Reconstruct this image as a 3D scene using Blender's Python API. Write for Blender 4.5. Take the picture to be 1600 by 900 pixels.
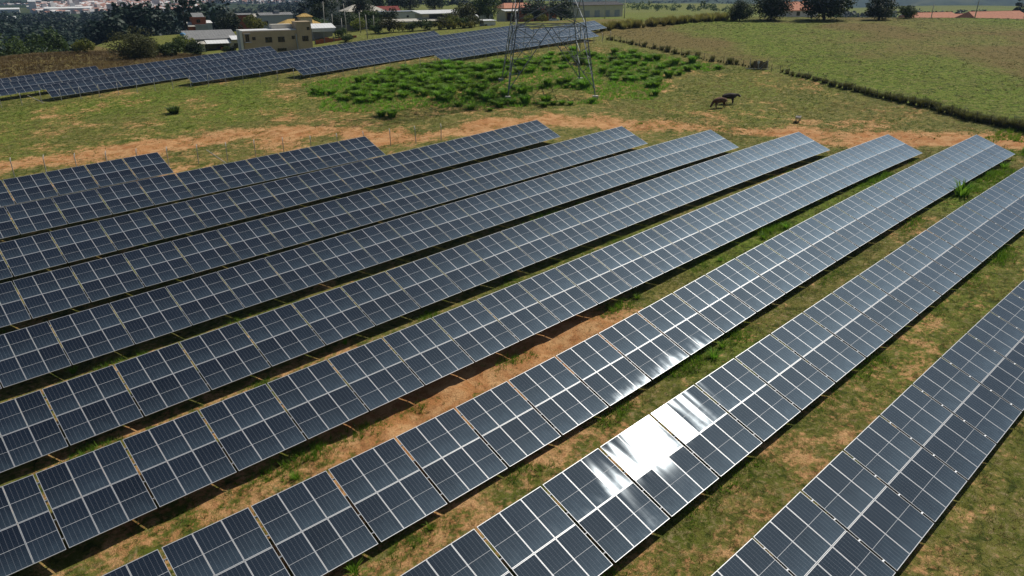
import bpy, bmesh, math, random
import numpy as np
from mathutils import Vector, Matrix, Euler

S = bpy.context.scene
for o in list(bpy.data.objects):
    bpy.data.objects.remove(o, do_unlink=True)
random.seed(7); RNG = np.random.default_rng(7)
PI = math.pi

# ------------------------------------------------------------------ camera, sky, sun, exposure
CAMZ = 26.0
YAW, PITCH, ROLL, FPX = -0.7380708, 0.3885994, -0.00319, 1163.1028
cam_d = bpy.data.cameras.new('camera'); cam = bpy.data.objects.new('camera', cam_d)
S.collection.objects.link(cam)
cam.matrix_world = (Matrix.Translation((0, 0, CAMZ)) @ Matrix.Rotation(YAW, 4, 'Z')
                    @ Matrix.Rotation(PI/2-PITCH, 4, 'X') @ Matrix.Rotation(ROLL, 4, 'Z'))
cam_d.sensor_width = 36; cam_d.lens = 36*FPX/1600
cam_d.clip_start = .5; cam_d.clip_end = 12000
S.camera = cam

SUN_AZ, SUN_EL = math.radians(92.0), math.radians(53.0)      # azimuth from +Y towards +X
W = bpy.data.worlds.new('World'); S.world = W; W.use_nodes = True
wn = W.node_tree; wn.nodes.clear()
sky = wn.nodes.new('ShaderNodeTexSky'); sky.sky_type = 'NISHITA'; sky.sun_disc = False
sky.sun_elevation = SUN_EL; sky.sun_rotation = SUN_AZ
sky.altitude = 700; sky.air_density = 1.0; sky.dust_density = 1.6
bg = wn.nodes.new('ShaderNodeBackground'); bg.inputs['Strength'].default_value = .05
wo = wn.nodes.new('ShaderNodeOutputWorld')
wn.links.new(sky.outputs[0], bg.inputs[0]); wn.links.new(bg.outputs[0], wo.inputs[0])
sl = bpy.data.lights.new('sun', 'SUN'); sl.energy = 4.5; sl.angle = math.radians(.53); sl.color = (1, .95, .87)
sun = bpy.data.objects.new('sun', sl); S.collection.objects.link(sun)
sdir = Vector((math.sin(SUN_AZ)*math.cos(SUN_EL), math.cos(SUN_AZ)*math.cos(SUN_EL), math.sin(SUN_EL)))
sun.rotation_euler = sdir.to_track_quat('Z', 'Y').to_euler()
sun.location = (0, 0, 120)
S.view_settings.view_transform = 'Standard'; S.view_settings.look = 'None'
S.view_settings.exposure = 0.05; S.view_settings.gamma = 1; S.view_settings.use_curve_mapping = False
S.cycles.max_bounces = 5; S.cycles.diffuse_bounces = 2; S.cycles.glossy_bounces = 2
S.cycles.transmission_bounces = 2; S.cycles.transparent_max_bounces = 4; S.cycles.volume_bounces = 0
S.cycles.use_denoising = True

# ------------------------------------------------------------------ terrain heights
ROWS=[[24.3465, 11.7048, -21.6152, 0.0814, -0.0451, 4.0102, -0.0082, 0.014], [20.4233, 20.3921, -21.799, 0.0591, 0.0159, 4.0457, -0.0038, -0.0169], [13.9458, 29.0253, -22.3764, 0.0205, 0.1348, 4.0394, -0.018, -0.0959], [19.0986, 37.944, -21.4662, 0.04, 0.0302, 4.0065, -0.0164, -0.0174], [25.3024, 46.8929, -21.0167, 0.0502, 0.0044, 4.0028, -0.0129, -0.0105], [19.7239, 56.262, -20.9928, 0.0458, -0.0017, 3.9769, -0.0078, -0.0013], [23.3841, 65.0148, -20.3861, 0.0396, 0.0103, 4.0002, -0.0014, -0.0058], [12.0112, 73.935, -20.2171, 0.0435, 0.0023, 4.0041, 0.0083, 0.0009], [14.5281, 83.6185, -19.5022, 0.038, -0.0015, 4.0165, 0.0033, 0.0077], [12.1999, 93.8797, -19.1911, 0.0419, -0.0044, 4.0274, -0.0007, 0.0012]]
TILT=0.36325; TW=4.788
KLO=[-4,-7,-6,-8,-9,-7,-8,-7,-6,-5]; KHI=[24,27,22,20,17,17,14,15,9,4]
SV=[(0,28),(0,52),(-10,34),(-20,82),(-24,70),(-16,70),(-20,58),(-6,62),(-6,38),(0,18)]
def row_z(i,s):
    r=ROWS[i]; lo,hi=SV[i]
    def f(s): return r[2]+r[3]*s+r[4]*s*s/100+r[6]*s**3/1e4+r[7]*s**4/1e6
    def df(s): return r[3]+2*r[4]*s/100+3*r[6]*s*s/1e4+4*r[7]*s**3/1e6
    if s<lo: return f(lo)+(s-lo)*.042+CAMZ
    if i==2 and s>hi: u=(s-34)/54.87; return f(34)+(f(88.87)-f(34))*u+1.1*u*(1-u)+CAMZ
    if s>hi: return f(hi)+(s-hi)*(0.05 if i<2 else .042)+CAMZ
    return f(s)+CAMZ
# far rows: lower-edge Y, X start, lower z at start, slope, n tables
def ctrl():
    P=[]
    for i in range(10):
        x0,y0,tp=ROWS[i][0],ROWS[i][1],ROWS[i][5]
        ks=sorted(set([KLO[i]-2]+list(range(KLO[i],KHI[i]+1,5))+[KHI[i]]))
        for k in ks: P.append((x0+k*tp,y0-2.24,row_z(i,k*tp)-2.45))
    P+=[(85,94,8.2),(30.5,157,6.75),(52,147,8.4),(69.6,138.8,9.05),(96,128.9,10.7),(145,128.9,13.2),(117.8,157,12.6),(79.5,166.5,10.5),(45.7,176,8.05),(27,176,6.65),(5,150,5.0),
     (252,101,16.2),(281,75,16.3),(215,134,16.0),(155.6,60.7,11.5),(141.7,81,10.3),(128,30,7.2),(147,127,13.2),(190,20,11),(300,130,13),(340,90,12),
     (100.5,212,7.7),(113,204,8.0),(91,250,6.0),(110,240,7.4),(84,222,7.2),(133.5,220,10.5),(173,200,12.8),(194,182,14.6),(39,255,7),(52,241,8.4),(20,300,1),(90,300,7.5),(150,310,8.5),(230,240,13),(-40,60,0),(-40,120,2),(-30,200,3),(60,-30,1),(0,-30,-1.5),(130,-20,6),(280,-10,13),(260,240,12)]
    return np.array(P,float)
def _U(r2): return np.where(r2>0,r2*np.log(r2+1e-12),0)
_C=ctrl(); _n=len(_C)
_A=np.zeros((_n+3,_n+3)); _d=((_C[:,None,:2]-_C[None,:,:2])**2).sum(-1)
_A[:_n,:_n]=_U(_d)+np.eye(_n)*60.0; _A[:_n,_n]=1; _A[:_n,_n+1:]=_C[:,:2]; _A[_n,:_n]=1; _A[_n+1:,:_n]=_C[:,:2].T
_W=np.linalg.solve(_A,np.concatenate([_C[:,2],[0,0,0]]))
def sst(a,b,x): 
    t=np.clip((x-a)/(b-a),0,1); return t*t*(3-2*t)
HEAD=0.738071
def far_z(x,y):
    d=np.hypot(x,y); a=np.degrees(np.arctan2(x,y)-HEAD)   # degrees right of the view axis
    a=np.where(a<-180,a+360,a); 
    left=1-sst(-20,-8,a); right=sst(14,24,a)
    zc=8-6*sst(450,900,d)-30*sst(900,2200,d); zl=-20-12*sst(1000,2200,d); zr=7-14*sst(380,800,d)-10*sst(900,2000,d)
    zr=zr-125*sst(1120,1750,d)+np.clip(d-3000,0,4000)*.10*sst(3000,3600,d)
    z=zc*(1-left)*(1-right)+zl*left+zr*right
    # town rise, rolling ground and the mountain ring
    z=z+8*np.sin(x*.006+1)*np.sin(y*.005)*sst(500,900,d)*(1-.8*left)
    z=z+18*np.exp(-((d-1900)/500)**2)*left
    m=sst(2300,4600,d)*(1+.8*right-.35*left)
    z=z+m*(170+60*np.sin(a*.21+1)+45*np.sin(a*.47)+28*np.sin(a*1.1+2)+25*np.sin(d*.004+a*.3))
    return z
def tps(x,y):
    sh=x.shape; x=x.ravel(); y=y.ravel(); o=np.zeros(len(x))
    for i0 in range(0,len(x),20000):
        xs=x[i0:i0+20000]; ys=y[i0:i0+20000]
        r2=(xs[:,None]-_C[None,:,0])**2+(ys[:,None]-_C[None,:,1])**2
        o[i0:i0+20000]=_U(r2)@_W[:_n]+_W[_n]+_W[_n+1]*xs+_W[_n+2]*ys
    return o.reshape(sh)
def ground(x,y):
    x=np.asarray(x,float); y=np.asarray(y,float)
    cx=np.clip(x,-60,330); cy=np.clip(y,-40,340)
    near=tps(cx,cy); d=np.hypot(x,y); a=np.degrees(np.arctan2(x,y)-HEAD)
    a=np.where(a<-180,a+360,a)
    e0=np.where(a<0,258+82*sst(-31,-25,a)*(1-sst(-8,0,a)),250); 
    w=sst(0,1,(d-e0)/170)
    back=sst(60,110,np.abs(a))  # behind the camera: flat plain
    fz=far_z(x,y)*(1-back)+ (-2+.004*x)*back
    w=np.maximum(w,back*sst(60,160,d))
    return near*(1-w)+fz*w

# ------------------------------------------------------------------ helpers
def col3(c): return (c[0], c[1], c[2], 1)
MATS = {}
def new_mat(name):
    m = bpy.data.materials.new(name); m.use_nodes = True; nt = m.node_tree; nt.nodes.clear()
    out = nt.nodes.new('ShaderNodeOutputMaterial'); MATS[name] = m
    return m, nt, out
class NT:
    def __init__(s, nt): s.t = nt
    def n(s, typ, **kw):
        x = s.t.nodes.new('ShaderNode'+typ)
        for k, v in kw.items(): setattr(x, k, v)
        return x
    def l(s, a, b): s.t.links.new(a, b)
    def put(s, sock, v):
        if hasattr(v, 'is_output') or isinstance(v, bpy.types.NodeSocket): s.l(v, sock)
        else: sock.default_value = v
    def math(s, op, a, b=0.0, c=None, clamp=False):
        x = s.n('Math', operation=op, use_clamp=clamp); s.put(x.inputs[0], a); s.put(x.inputs[1], b)
        if c is not None: s.put(x.inputs[2], c)
        return x.outputs[0]
    def mix(s, f, a, b, blend='MIX'):
        x = s.n('Mix', data_type='RGBA', blend_type=blend); s.put(x.inputs[0], f); s.put(x.inputs[6], a); s.put(x.inputs[7], b)
        return x.outputs[2]
    def noise(s, vec, scale, detail=4, rough=.55, dist=0.0):
        x = s.n('TexNoise'); x.inputs['Scale'].default_value = scale; x.inputs['Detail'].default_value = detail
        x.inputs['Roughness'].default_value = rough; x.inputs['Distortion'].default_value = dist
        if vec is not None: s.l(vec, x.inputs['Vector'])
        return x.outputs[0]
    def ramp(s, f, a, b):
        x = s.n('MapRange', interpolation_type='SMOOTHSTEP'); s.put(x.inputs[0], f)
        x.inputs[1].default_value = a; x.inputs[2].default_value = b
        return x.outputs[0]
    def bsdf(s, out, base, rough=.8, spec=.3, metal=0.0, normal=None):
        b = s.n('BsdfPrincipled'); s.put(b.inputs['Base Color'], base); s.put(b.inputs['Roughness'], rough)
        s.put(b.inputs['Metallic'], metal); s.put(b.inputs['Specular IOR Level'], spec)
        if normal is not None: s.l(normal, b.inputs['Normal'])
        if out is not None: s.l(b.outputs[0], out.inputs[0])
        return b
    def bump(s, h, strength=.4, dist=.05):
        x = s.n('Bump'); x.inputs['Strength'].default_value = strength; x.inputs['Distance'].default_value = dist
        s.l(h, x.inputs['Height']); return x.outputs[0]

def simple(name, c, rough=.75, spec=.3, metal=0.0, var=.18, scale=1.2, grime=.0, bump=0.0):
    m, nt, out = new_mat(name); N = NT(nt)
    tc = N.n('TexCoord').outputs['Object']
    n1 = N.noise(tc, scale, 5, .6); n2 = N.noise(tc, scale*7, 3, .6)
    f = N.math('ADD', N.math('MULTIPLY', n1, .65), N.math('MULTIPLY', n2, .35))
    dk = col3([x*(1-var*1.6) for x in c]); lt = col3([min(1, x*(1+var)) for x in c])
    base = N.mix(N.ramp(f, .3, .7), dk, lt)
    if grime > 0:
        base = N.mix(N.math('MULTIPLY', N.ramp(n1, .52, .75), grime), base, (.07, .06, .045, 1))
    nrm = N.bump(n2, .5, bump) if bump > 0 else None
    N.bsdf(out, base, rough, spec, metal, nrm)
    return m

def m_ground():
    m, nt, out = new_mat('ground'); N = NT(nt)
    geo = N.n('NewGeometry').outputs['Position']
    at = N.n('Attribute', attribute_name='cover'); sep = N.n('SeparateColor'); N.l(at.outputs['Color'], sep.inputs[0])
    dirt, lush, brown = sep.outputs[0], sep.outputs[1], sep.outputs[2]
    at2 = N.n('Attribute', attribute_name='wood'); wood = at2.outputs['Fac']
    nA = N.noise(geo, .09, 5, .6, .4); nB = N.noise(geo, .55, 6, .65, .6); nC = N.noise(geo, 3.2, 5, .7); nD = N.noise(geo, 14, 4, .7); nE = N.noise(geo, 1.3, 5, .7, .8)
    grass = N.mix(N.ramp(nB, .3, .7), (.092, .114, .014, 1), (.220, .188, .050, 1))
    grass = N.mix(N.ramp(nC, .48, .72), grass, (.30, .235, .115, 1))
    grass = N.mix(N.math('MULTIPLY', N.ramp(nD, .5, .75), .55), grass, (.062, .078, .018, 1))
    lf = N.ramp(N.math('ADD', lush, N.math('MULTIPLY', N.math('SUBTRACT', nB, .5), 1.3)), .3, .75)
    green = N.mix(N.ramp(nC, .3, .7), (.080, .140, .010, 1), (.175, .222, .028, 1))
    c = N.mix(lf, grass, green)
    c = N.mix(N.math('MULTIPLY', N.ramp(nE, .50, .62), .85), c, (.038, .058, .009, 1))
    c = N.mix(N.math('MULTIPLY', N.ramp(nE, .46, .32), .6), c, (.31, .235, .125, 1))
    bf = N.ramp(N.math('ADD', brown, N.math('MULTIPLY', N.math('SUBTRACT', nA, .5), 1.2)), .35, .8)
    brn = N.mix(N.ramp(nC, .3, .7), (.115, .080, .028, 1), (.20, .155, .055, 1))
    c = N.mix(N.math('MULTIPLY', bf, .9), c, brn)
    df = N.math('ADD', dirt, N.math('ADD', N.math('MULTIPLY', N.math('SUBTRACT', nB, .5), 1.7), N.math('MULTIPLY', N.math('SUBTRACT', nC, .5), 1.5)))
    soil = N.mix(N.ramp(nB, .32, .68), (.41, .178, .062, 1), (.58, .345, .158, 1))
    soil = N.mix(N.math('MULTIPLY', N.ramp(nE, .5, .64), .6), soil, (.30, .125, .048, 1))
    soil = N.mix(N.math('MULTIPLY', N.ramp(nD, .46, .68), .55), soil, (.22, .095, .038, 1))
    c = N.mix(N.ramp(df, .36, .78), c, soil)
    wd = N.mix(N.ramp(N.noise(geo, .02, 5, .7), .35, .65), (.012, .026, .013, 1), (.036, .055, .022, 1))
    wd = N.mix(N.math('MULTIPLY', N.ramp(N.noise(geo, .0035, 4, .6), .5, .66), .6), wd, (.12, .13, .055, 1))
    c = N.mix(wood, c, wd)
    h = N.math('ADD', N.math('MULTIPLY', nC, .7), N.math('MULTIPLY', nD, .35))
    N.bsdf(out, c, .95, .12, 0, N.bump(h, 1.0, .2))
    return m

def m_leaf(name, a, b, trans=.35):
    m, nt, out = new_mat(name); N = NT(nt)
    at = N.n('Attribute', attribute_name='tint'); oi = N.n('ObjectInfo')
    base = N.mix(at.outputs['Fac'], col3(a), col3(b))
    hs = N.n('HueSaturation'); N.l(base, hs.inputs['Color'])
    hs.inputs['Hue'].default_value = .5
    N.l(N.math('ADD', .8, N.math('MULTIPLY', oi.outputs['Random'], .4)), hs.inputs['Value'])
    N.l(N.math('ADD', .49, N.math('MULTIPLY', oi.outputs['Random'], .02)), hs.inputs['Hue'])
    d = N.n('BsdfPrincipled'); N.l(hs.outputs[0], d.inputs['Base Color']); d.inputs['Roughness'].default_value = .6; d.inputs['Specular IOR Level'].default_value = .25
    t = N.n('BsdfTranslucent'); N.l(hs.outputs[0], t.inputs['Color'])
    mx = N.n('MixShader'); mx.inputs[0].default_value = trans
    N.l(d.outputs[0], mx.inputs[1]); N.l(t.outputs[0], mx.inputs[2]); N.l(mx.outputs[0], out.inputs[0])
    return m

MW, ML = 1.288, 2.382           # one module
def m_glass():
    m, nt, out = new_mat('panel_glass'); N = NT(nt)
    tc = N.n('TexCoord').outputs['Object']; sp = N.n('SeparateXYZ'); N.l(tc, sp.inputs[0])
    oi = N.n('ObjectInfo'); x, y = sp.outputs[0], sp.outputs[1]
    rnd = oi.outputs['Random']
    def lines(v, pitch, width, off=0.0):
        f = N.math('FRACT', N.math('ADD', N.math('DIVIDE', v, pitch), 50.0+off))
        e = N.math('ABSOLUTE', N.math('SUBTRACT', f, .5))          # .5 at the line
        return N.math('GREATER_THAN', e, .5-width/pitch/2)
    lx = lines(x, MW*.96/6, .0075); ly = lines(y, ML*.975/24, .005); lb = lines(x, MW*.96/60, .0016)
    cell = N.mix(rnd, (.0026, .0060, .0135, 1), (.0046, .0098, .0205, 1))
    cell = N.mix(N.math('MULTIPLY', lb, .12), cell, (.3, .3, .32, 1))
    cell = N.mix(N.math('MULTIPLY', ly, .22), cell, (.2, .21, .24, 1))
    cell = N.mix(N.math('MULTIPLY', lx, .42), cell, (.36, .37, .4, 1))
    # dust: a thin even film, more of it washed down against the lower frame
    nz = N.n('VectorMath', operation='ADD'); N.l(tc, nz.inputs[0])
    cmb = N.n('CombineXYZ'); N.l(N.math('MULTIPLY', rnd, 40), cmb.inputs[0]); N.l(cmb.outputs[0], nz.inputs[1])
    n1 = N.noise(nz.outputs[0], 1.7, 4, .6); n2 = N.noise(nz.outputs[0], 14, 3, .7)
    v = N.math('ADD', N.math('DIVIDE', y, ML), .5)
    low = N.math('POWER', N.math('SUBTRACT', 1.0, v, clamp=True), 2.2)
    dust = N.math('ADD', N.math('MULTIPLY', low, N.math('ADD', .02, N.math('MULTIPLY', n1, .115))), N.math('MULTIPLY', N.math('MULTIPLY', n1, n2), .014))
    dust = N.math('ADD', dust, N.math('MULTIPLY', rnd, .007))
    stv = N.n('VectorMath', operation='MULTIPLY'); N.l(nz.outputs[0], stv.inputs[0]); stv.inputs[1].default_value = (10, .9, 1)
    dust = N.math('MULTIPLY', dust, N.math('ADD', .55, N.math('MULTIPLY', N.noise(stv.outputs[0], 1.0, 3, .6), .9)))     # run-off streaks
    base = N.mix(dust, cell, (.27, .40, .49, 1))
    base = N.mix(N.math('MULTIPLY', N.ramp(N.noise(nz.outputs[0], 8.5, 1, .5), .80, .84), .6), base, (.5, .5, .46, 1))   # bird droppings
    b = N.bsdf(None, base, .6, 0.0)
    g1 = N.n('BsdfGlossy', distribution='BECKMANN'); N.l(N.math('ADD', N.math('ADD', .102, N.math('MULTIPLY', rnd, .02)), N.math('MULTIPLY', dust, .5)), g1.inputs['Roughness'])
    g1.inputs['Color'].default_value = (.82, .92, 1, 1)
    g2 = N.n('BsdfGlossy', distribution='BECKMANN'); g2.inputs['Roughness'].default_value = .46; g2.inputs['Color'].default_value = (.58, .80, 1, 1)
    gm = N.n('MixShader'); N.l(N.math('ADD', .24, N.math('MULTIPLY', dust, 2.0), clamp=True), gm.inputs[0]); N.l(g1.outputs[0], gm.inputs[1]); N.l(g2.outputs[0], gm.inputs[2])
    st = N.n('VectorMath', operation='MULTIPLY'); N.l(nz.outputs[0], st.inputs[0]); st.inputs[1].default_value = (1.9, .22, 1)
    wav = N.bump(N.noise(st.outputs[0], 1.0, 0, .5), 1.0, .0065)      # rolled-glass waviness running along the module
    N.l(wav, g1.inputs['Normal'])
    fr = N.n('Fresnel'); fr.inputs['IOR'].default_value = 1.35
    mx = N.n('MixShader'); N.l(fr.outputs[0], mx.inputs[0]); N.l(b.outputs[0], mx.inputs[1]); N.l(gm.outputs[0], mx.inputs[2])
    N.l(mx.outputs[0], out.inputs[0])
    return m

m_ground(); m_glass()
simple('aluminium', (.44, .45, .46), .42, .5, .25, .06)
simple('backsheet', (.52, .53, .54), .55, .4, 0, .04)
simple('galvanised', (.42, .43, .44), .5, .5, .6, .15)
simple('steel_dull', (.21, .23, .23), .55, .5, .45, .25)
simple('concrete', (.46, .43, .38), .9, .2, 0, .15, 2, .2)
simple('concrete_dark', (.20, .20, .195), .9, .2, 0, .18, .6, .35)
simple('wire', (.22, .22, .21), .6, .4, .5, .1)
simple('timber', (.11, .09, .07), .9, .2, 0, .25, 3)
simple('bark', (.09, .068, .048), .95, .1, 0, .3, 4, 0, .03)
simple('tan_plaster', (.44, .34, .225), .9, .2, 0, .10, .5, .18)
simple('white_plaster', (.66, .65, .61), .85, .25, 0, .08, .5, .18)
simple('cream_plaster', (.60, .54, .40), .88, .25, 0, .10, .5, .18)
simple('grey_plaster', (.33, .34, .345), .9, .2, 0, .14, .5, .3)
simple('brick_red', (.32, .105, .055), .9, .15, 0, .22, 2.5, .2)
simple('roof_fibre', (.22, .22, .215), .9, .2, 0, .18, .7, .3)
simple('roof_white', (.68, .68, .66), .6, .3, 0, .07, .6, .12)
simple('roof_pale', (.50, .47, .40), .8, .2, 0, .12, .7, .2)
simple('roof_yellow', (.46, .31, .10), .85, .2, 0, .2, 2.5, .15)
simple('roof_red', (.22, .045, .035), .8, .2, 0, .2, 2.5, .15)
simple('roof_salmon', (.52, .235, .145), .85, .2, 0, .15, 1.5, .12)
simple('roof_blue_grey', (.36, .39, .42), .6, .3, .1, .1, .6, .12)
simple('window_and_shade_dark', (.012, .013, .016), .12, .5, 0, .1)  # dark glass; also colours the sheets that paint shade in house openings
simple('frame_dark', (.05, .045, .04), .6, .3)
simple('tank_blue', (.06, .20, .36), .5, .4, 0, .1)
simple('car_white', (.72, .73, .74), .25, .5, 0, .02)
simple('tyre', (.02, .02, .021), .85, .2)
simple('cow_brown', (.13, .065, .033), .75, .25, 0, .35, 2.0)
simple('cow_dark', (.045, .033, .026), .75, .25, 0, .35, 2.0)
simple('hide_white', (.55, .51, .45), .8, .2)
simple('shade_net', (.13, .10, .07), .9, .1, 0, .25, 3)
simple('trough_wood', (.42, .40, .36), .85, .2, 0, .15, 2, .15)
m_leaf('grass_leaf', (.085, .138, .010), (.285, .232, .075), .42)
m_leaf('pasture_leaf', (.046, .078, .008), (.125, .105, .028), .3)
m_leaf('brown_leaf', (.085, .058, .018), (.24, .175, .062), .35)
m_leaf('weed_leaf', (.095, .205, .012), (.23, .40, .038), .48)
m_leaf('cane_leaf', (.10, .115, .022), (.32, .28, .075), .4)
m_leaf('hedge_leaf', (.050, .062, .013), (.17, .165, .045), .35)
m_leaf('crown_dark', (.011, .024, .007), (.038, .062, .016), .22)
m_leaf('crown_mid', (.028, .056, .010), (.085, .125, .024), .32)
m_leaf('crown_olive', (.040, .047, .013), (.110, .108, .034), .3)
m_leaf('crown_yellow', (.085, .105, .014), (.22, .23, .035), .35)
m_leaf('crown_blue', (.008, .020, .012), (.022, .043, .022), .15)

def link(o, parent=None):
    S.collection.objects.link(o)
    if parent is not None: o.parent = parent
    return o
def tag(o, label=None, cat=None, group=None, kind=None):
    if label: o['label'] = label
    if cat: o['category'] = cat
    if group: o['group'] = group
    if kind: o['kind'] = kind
    return o
def empty(name, loc, rz=0.0, label=None, cat=None, group=None):
    o = bpy.data.objects.new(name, None); o.empty_display_size = .5; o.location = loc; o.rotation_euler = (0, 0, rz)
    link(o); tag(o, label, cat, group); return o

class MB:
    """collects shapes for ONE mesh"""
    def __init__(s): s.v = []; s.f = []; s.mi = []
    def add(s, vs, fs, mi=0):
        n = len(s.v); s.v += [tuple(v) for v in vs]
        for f in fs: s.f.append(tuple(i+n for i in f)); s.mi.append(mi)
        return s
    def box(s, x0, x1, y0, y1, z0, z1, mi=0, M=None):
        vs = [(x, y, z) for z in (z0, z1) for y in (y0, y1) for x in (x0, x1)]
        if M is not None: vs = [tuple(M @ Vector(v)) for v in vs]
        return s.add(vs, [(0, 2, 3, 1), (4, 5, 7, 6), (0, 1, 5, 4), (2, 6, 7, 3), (0, 4, 6, 2), (1, 3, 7, 5)], mi)
    def bar(s, a, b, w, h=None, mi=0):
        a, b = Vector(a), Vector(b); h = h or w; d = (b-a)
        q = d.to_track_quat('Z', 'Y').to_matrix().to_4x4(); q.translation = a
        return s.box(-w/2, w/2, -h/2, h/2, 0, d.length, mi, q)
    def tube(s, pts, rad, seg=8, mi=0, cap=True):
        rings = []; pts = [Vector(p) for p in pts]
        for i, p in enumerate(pts):
            d = (pts[min(i+1, len(pts)-1)]-pts[max(i-1, 0)]).normalized()
            q = d.to_track_quat('Z', 'Y'); r = rad[i] if hasattr(rad, '__len__') else rad
            rings.append([p+q @ Vector((math.cos(2*PI*k/seg)*r, math.sin(2*PI*k/seg)*r, 0)) for k in range(seg)])
        vs = [v for r in rings for v in r]; fs = []
        for i in range(len(pts)-1):
            for k in range(seg):
                fs.append((i*seg+k, i*seg+(k+1) % seg, (i+1)*seg+(k+1) % seg, (i+1)*seg+k))
        if cap: fs += [tuple(range(seg))[::-1], tuple((len(pts)-1)*seg+k for k in range(seg))]
        return s.add(vs, fs, mi)
    def mesh(s, name, mats, smooth=False):
        me = bpy.data.meshes.new(name); me.from_pydata(s.v, [], s.f)
        for m in (mats if isinstance(mats, (list, tuple)) else [mats]): me.materials.append(MATS[m])
        if any(s.mi): me.polygons.foreach_set('material_index', s.mi)
        if smooth: me.polygons.foreach_set('use_smooth', [True]*len(s.f))
        me.update(); return me
    def build(s, name, mats, parent=None, smooth=False):
        return link(bpy.data.objects.new(name, s.mesh(name, mats, smooth)), parent)

def np_mesh(name, verts, faces, mat, tint=None):
    """verts (n,3), faces (m,k) arrays -> mesh quickly, with a tint attribute per vertex"""
    me = bpy.data.meshes.new(name); n, (m, k) = len(verts), faces.shape
    me.vertices.add(n); me.vertices.foreach_set('co', np.ascontiguousarray(verts, np.float32).ravel())
    me.loops.add(m*k); me.loops.foreach_set('vertex_index', np.ascontiguousarray(faces, np.int32).ravel())
    me.polygons.add(m); me.polygons.foreach_set('loop_start', np.arange(0, m*k, k, dtype=np.int32))
    me.materials.append(MATS[mat]); me.update(calc_edges=True)
    if tint is not None:
        a = me.attributes.new('tint', 'FLOAT', 'POINT'); a.data.foreach_set('value', np.ascontiguousarray(tint, np.float32))
    return me

def copy_tree(o, parent=None):
    c = o.copy(); S.collection.objects.link(c)
    if parent is not None: c.parent = parent
    for ch in list(o.children): copy_tree(ch, c)
    return c

def vnoise(x, y, sc, seed=0):
    """value noise, vectorised, 0..1"""
    x = np.asarray(x, float)*sc+seed*17.3; y = np.asarray(y, float)*sc-seed*9.1
    xi, yi = np.floor(x), np.floor(y); fx, fy = x-xi, y-yi; fx = fx*fx*(3-2*fx); fy = fy*fy*(3-2*fy)
    def h(a, b):
        v = np.sin(a*127.1+b*311.7+seed*74.7)*43758.5453; return v-np.floor(v)
    return (h(xi, yi)*(1-fx)+h(xi+1, yi)*fx)*(1-fy)+(h(xi, yi+1)*(1-fx)+h(xi+1, yi+1)*fx)*fy
def fbm(x, y, sc, o=4, seed=0):
    t = 0; a = .5; s = 0
    for i in range(o): t = t+a*vnoise(x, y, sc*2**i, seed+i*3); s += a; a *= .55
    return t/s
def poly_dist(x, y, pts):
    best = np.full(np.shape(x), 1e9)
    for (ax, ay), (bx, by) in zip(pts[:-1], pts[1:]):
        dx, dy = bx-ax, by-ay; t = np.clip(((x-ax)*dx+(y-ay)*dy)/(dx*dx+dy*dy), 0, 1)
        best = np.minimum(best, np.hypot(x-ax-t*dx, y-ay-t*dy))
    return best
def in_poly(x, y, P):
    c = np.zeros(np.shape(x), bool); n = len(P)
    for i in range(n):
        (ax, ay), (bx, by) = P[i], P[(i+1) % n]
        if ay == by: continue
        c ^= ((ay > y) != (by > y)) & (x < (bx-ax)*(y-ay)/(by-ay)+ax)
    return c

# ------------------------------------------------------------------ ground sheet
TRACK = [(-30, 112), (0, 111), (14, 110), (18.5, 109.5), (25, 109), (35, 105), (44, 105), (52, 99), (55, 92), (59.5, 86), (69.5, 82), (81, 80), (88, 70), (97, 58.5), (104, 47.5), (109, 37), (112, 25), (116, 5), (118, -20)]
FENCE_C = [(146.5, 127.5), (143.1, 111.3), (139.6, 93.2), (139.6, 80.3), (136.6, 70), (131, 55.2), (128.1, 43.7), (120.2, 28.3), (112, 12), (104, -4)]
WEEDS = [(69.3, 131.2), (56.5, 110.2), (59.9, 99.5), (78.6, 88.6), (97.8, 81.5), (106, 80), (118.1, 88), (137, 86), (138.5, 102.2), (128, 118), (106.9, 119.4), (90.2, 129)]
def fence_x(y): return np.interp(y, [p[1] for p in FENCE_C[::-1]], [p[0] for p in FENCE_C[::-1]])
def aisle_of(y):
    """index i of the row whose lower edge borders the strip, and the position 0..1 across the open strip"""
    yu = np.array([r[1] for r in ROWS]); yl = yu-TW*math.cos(TILT)
    return yu, yl
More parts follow.
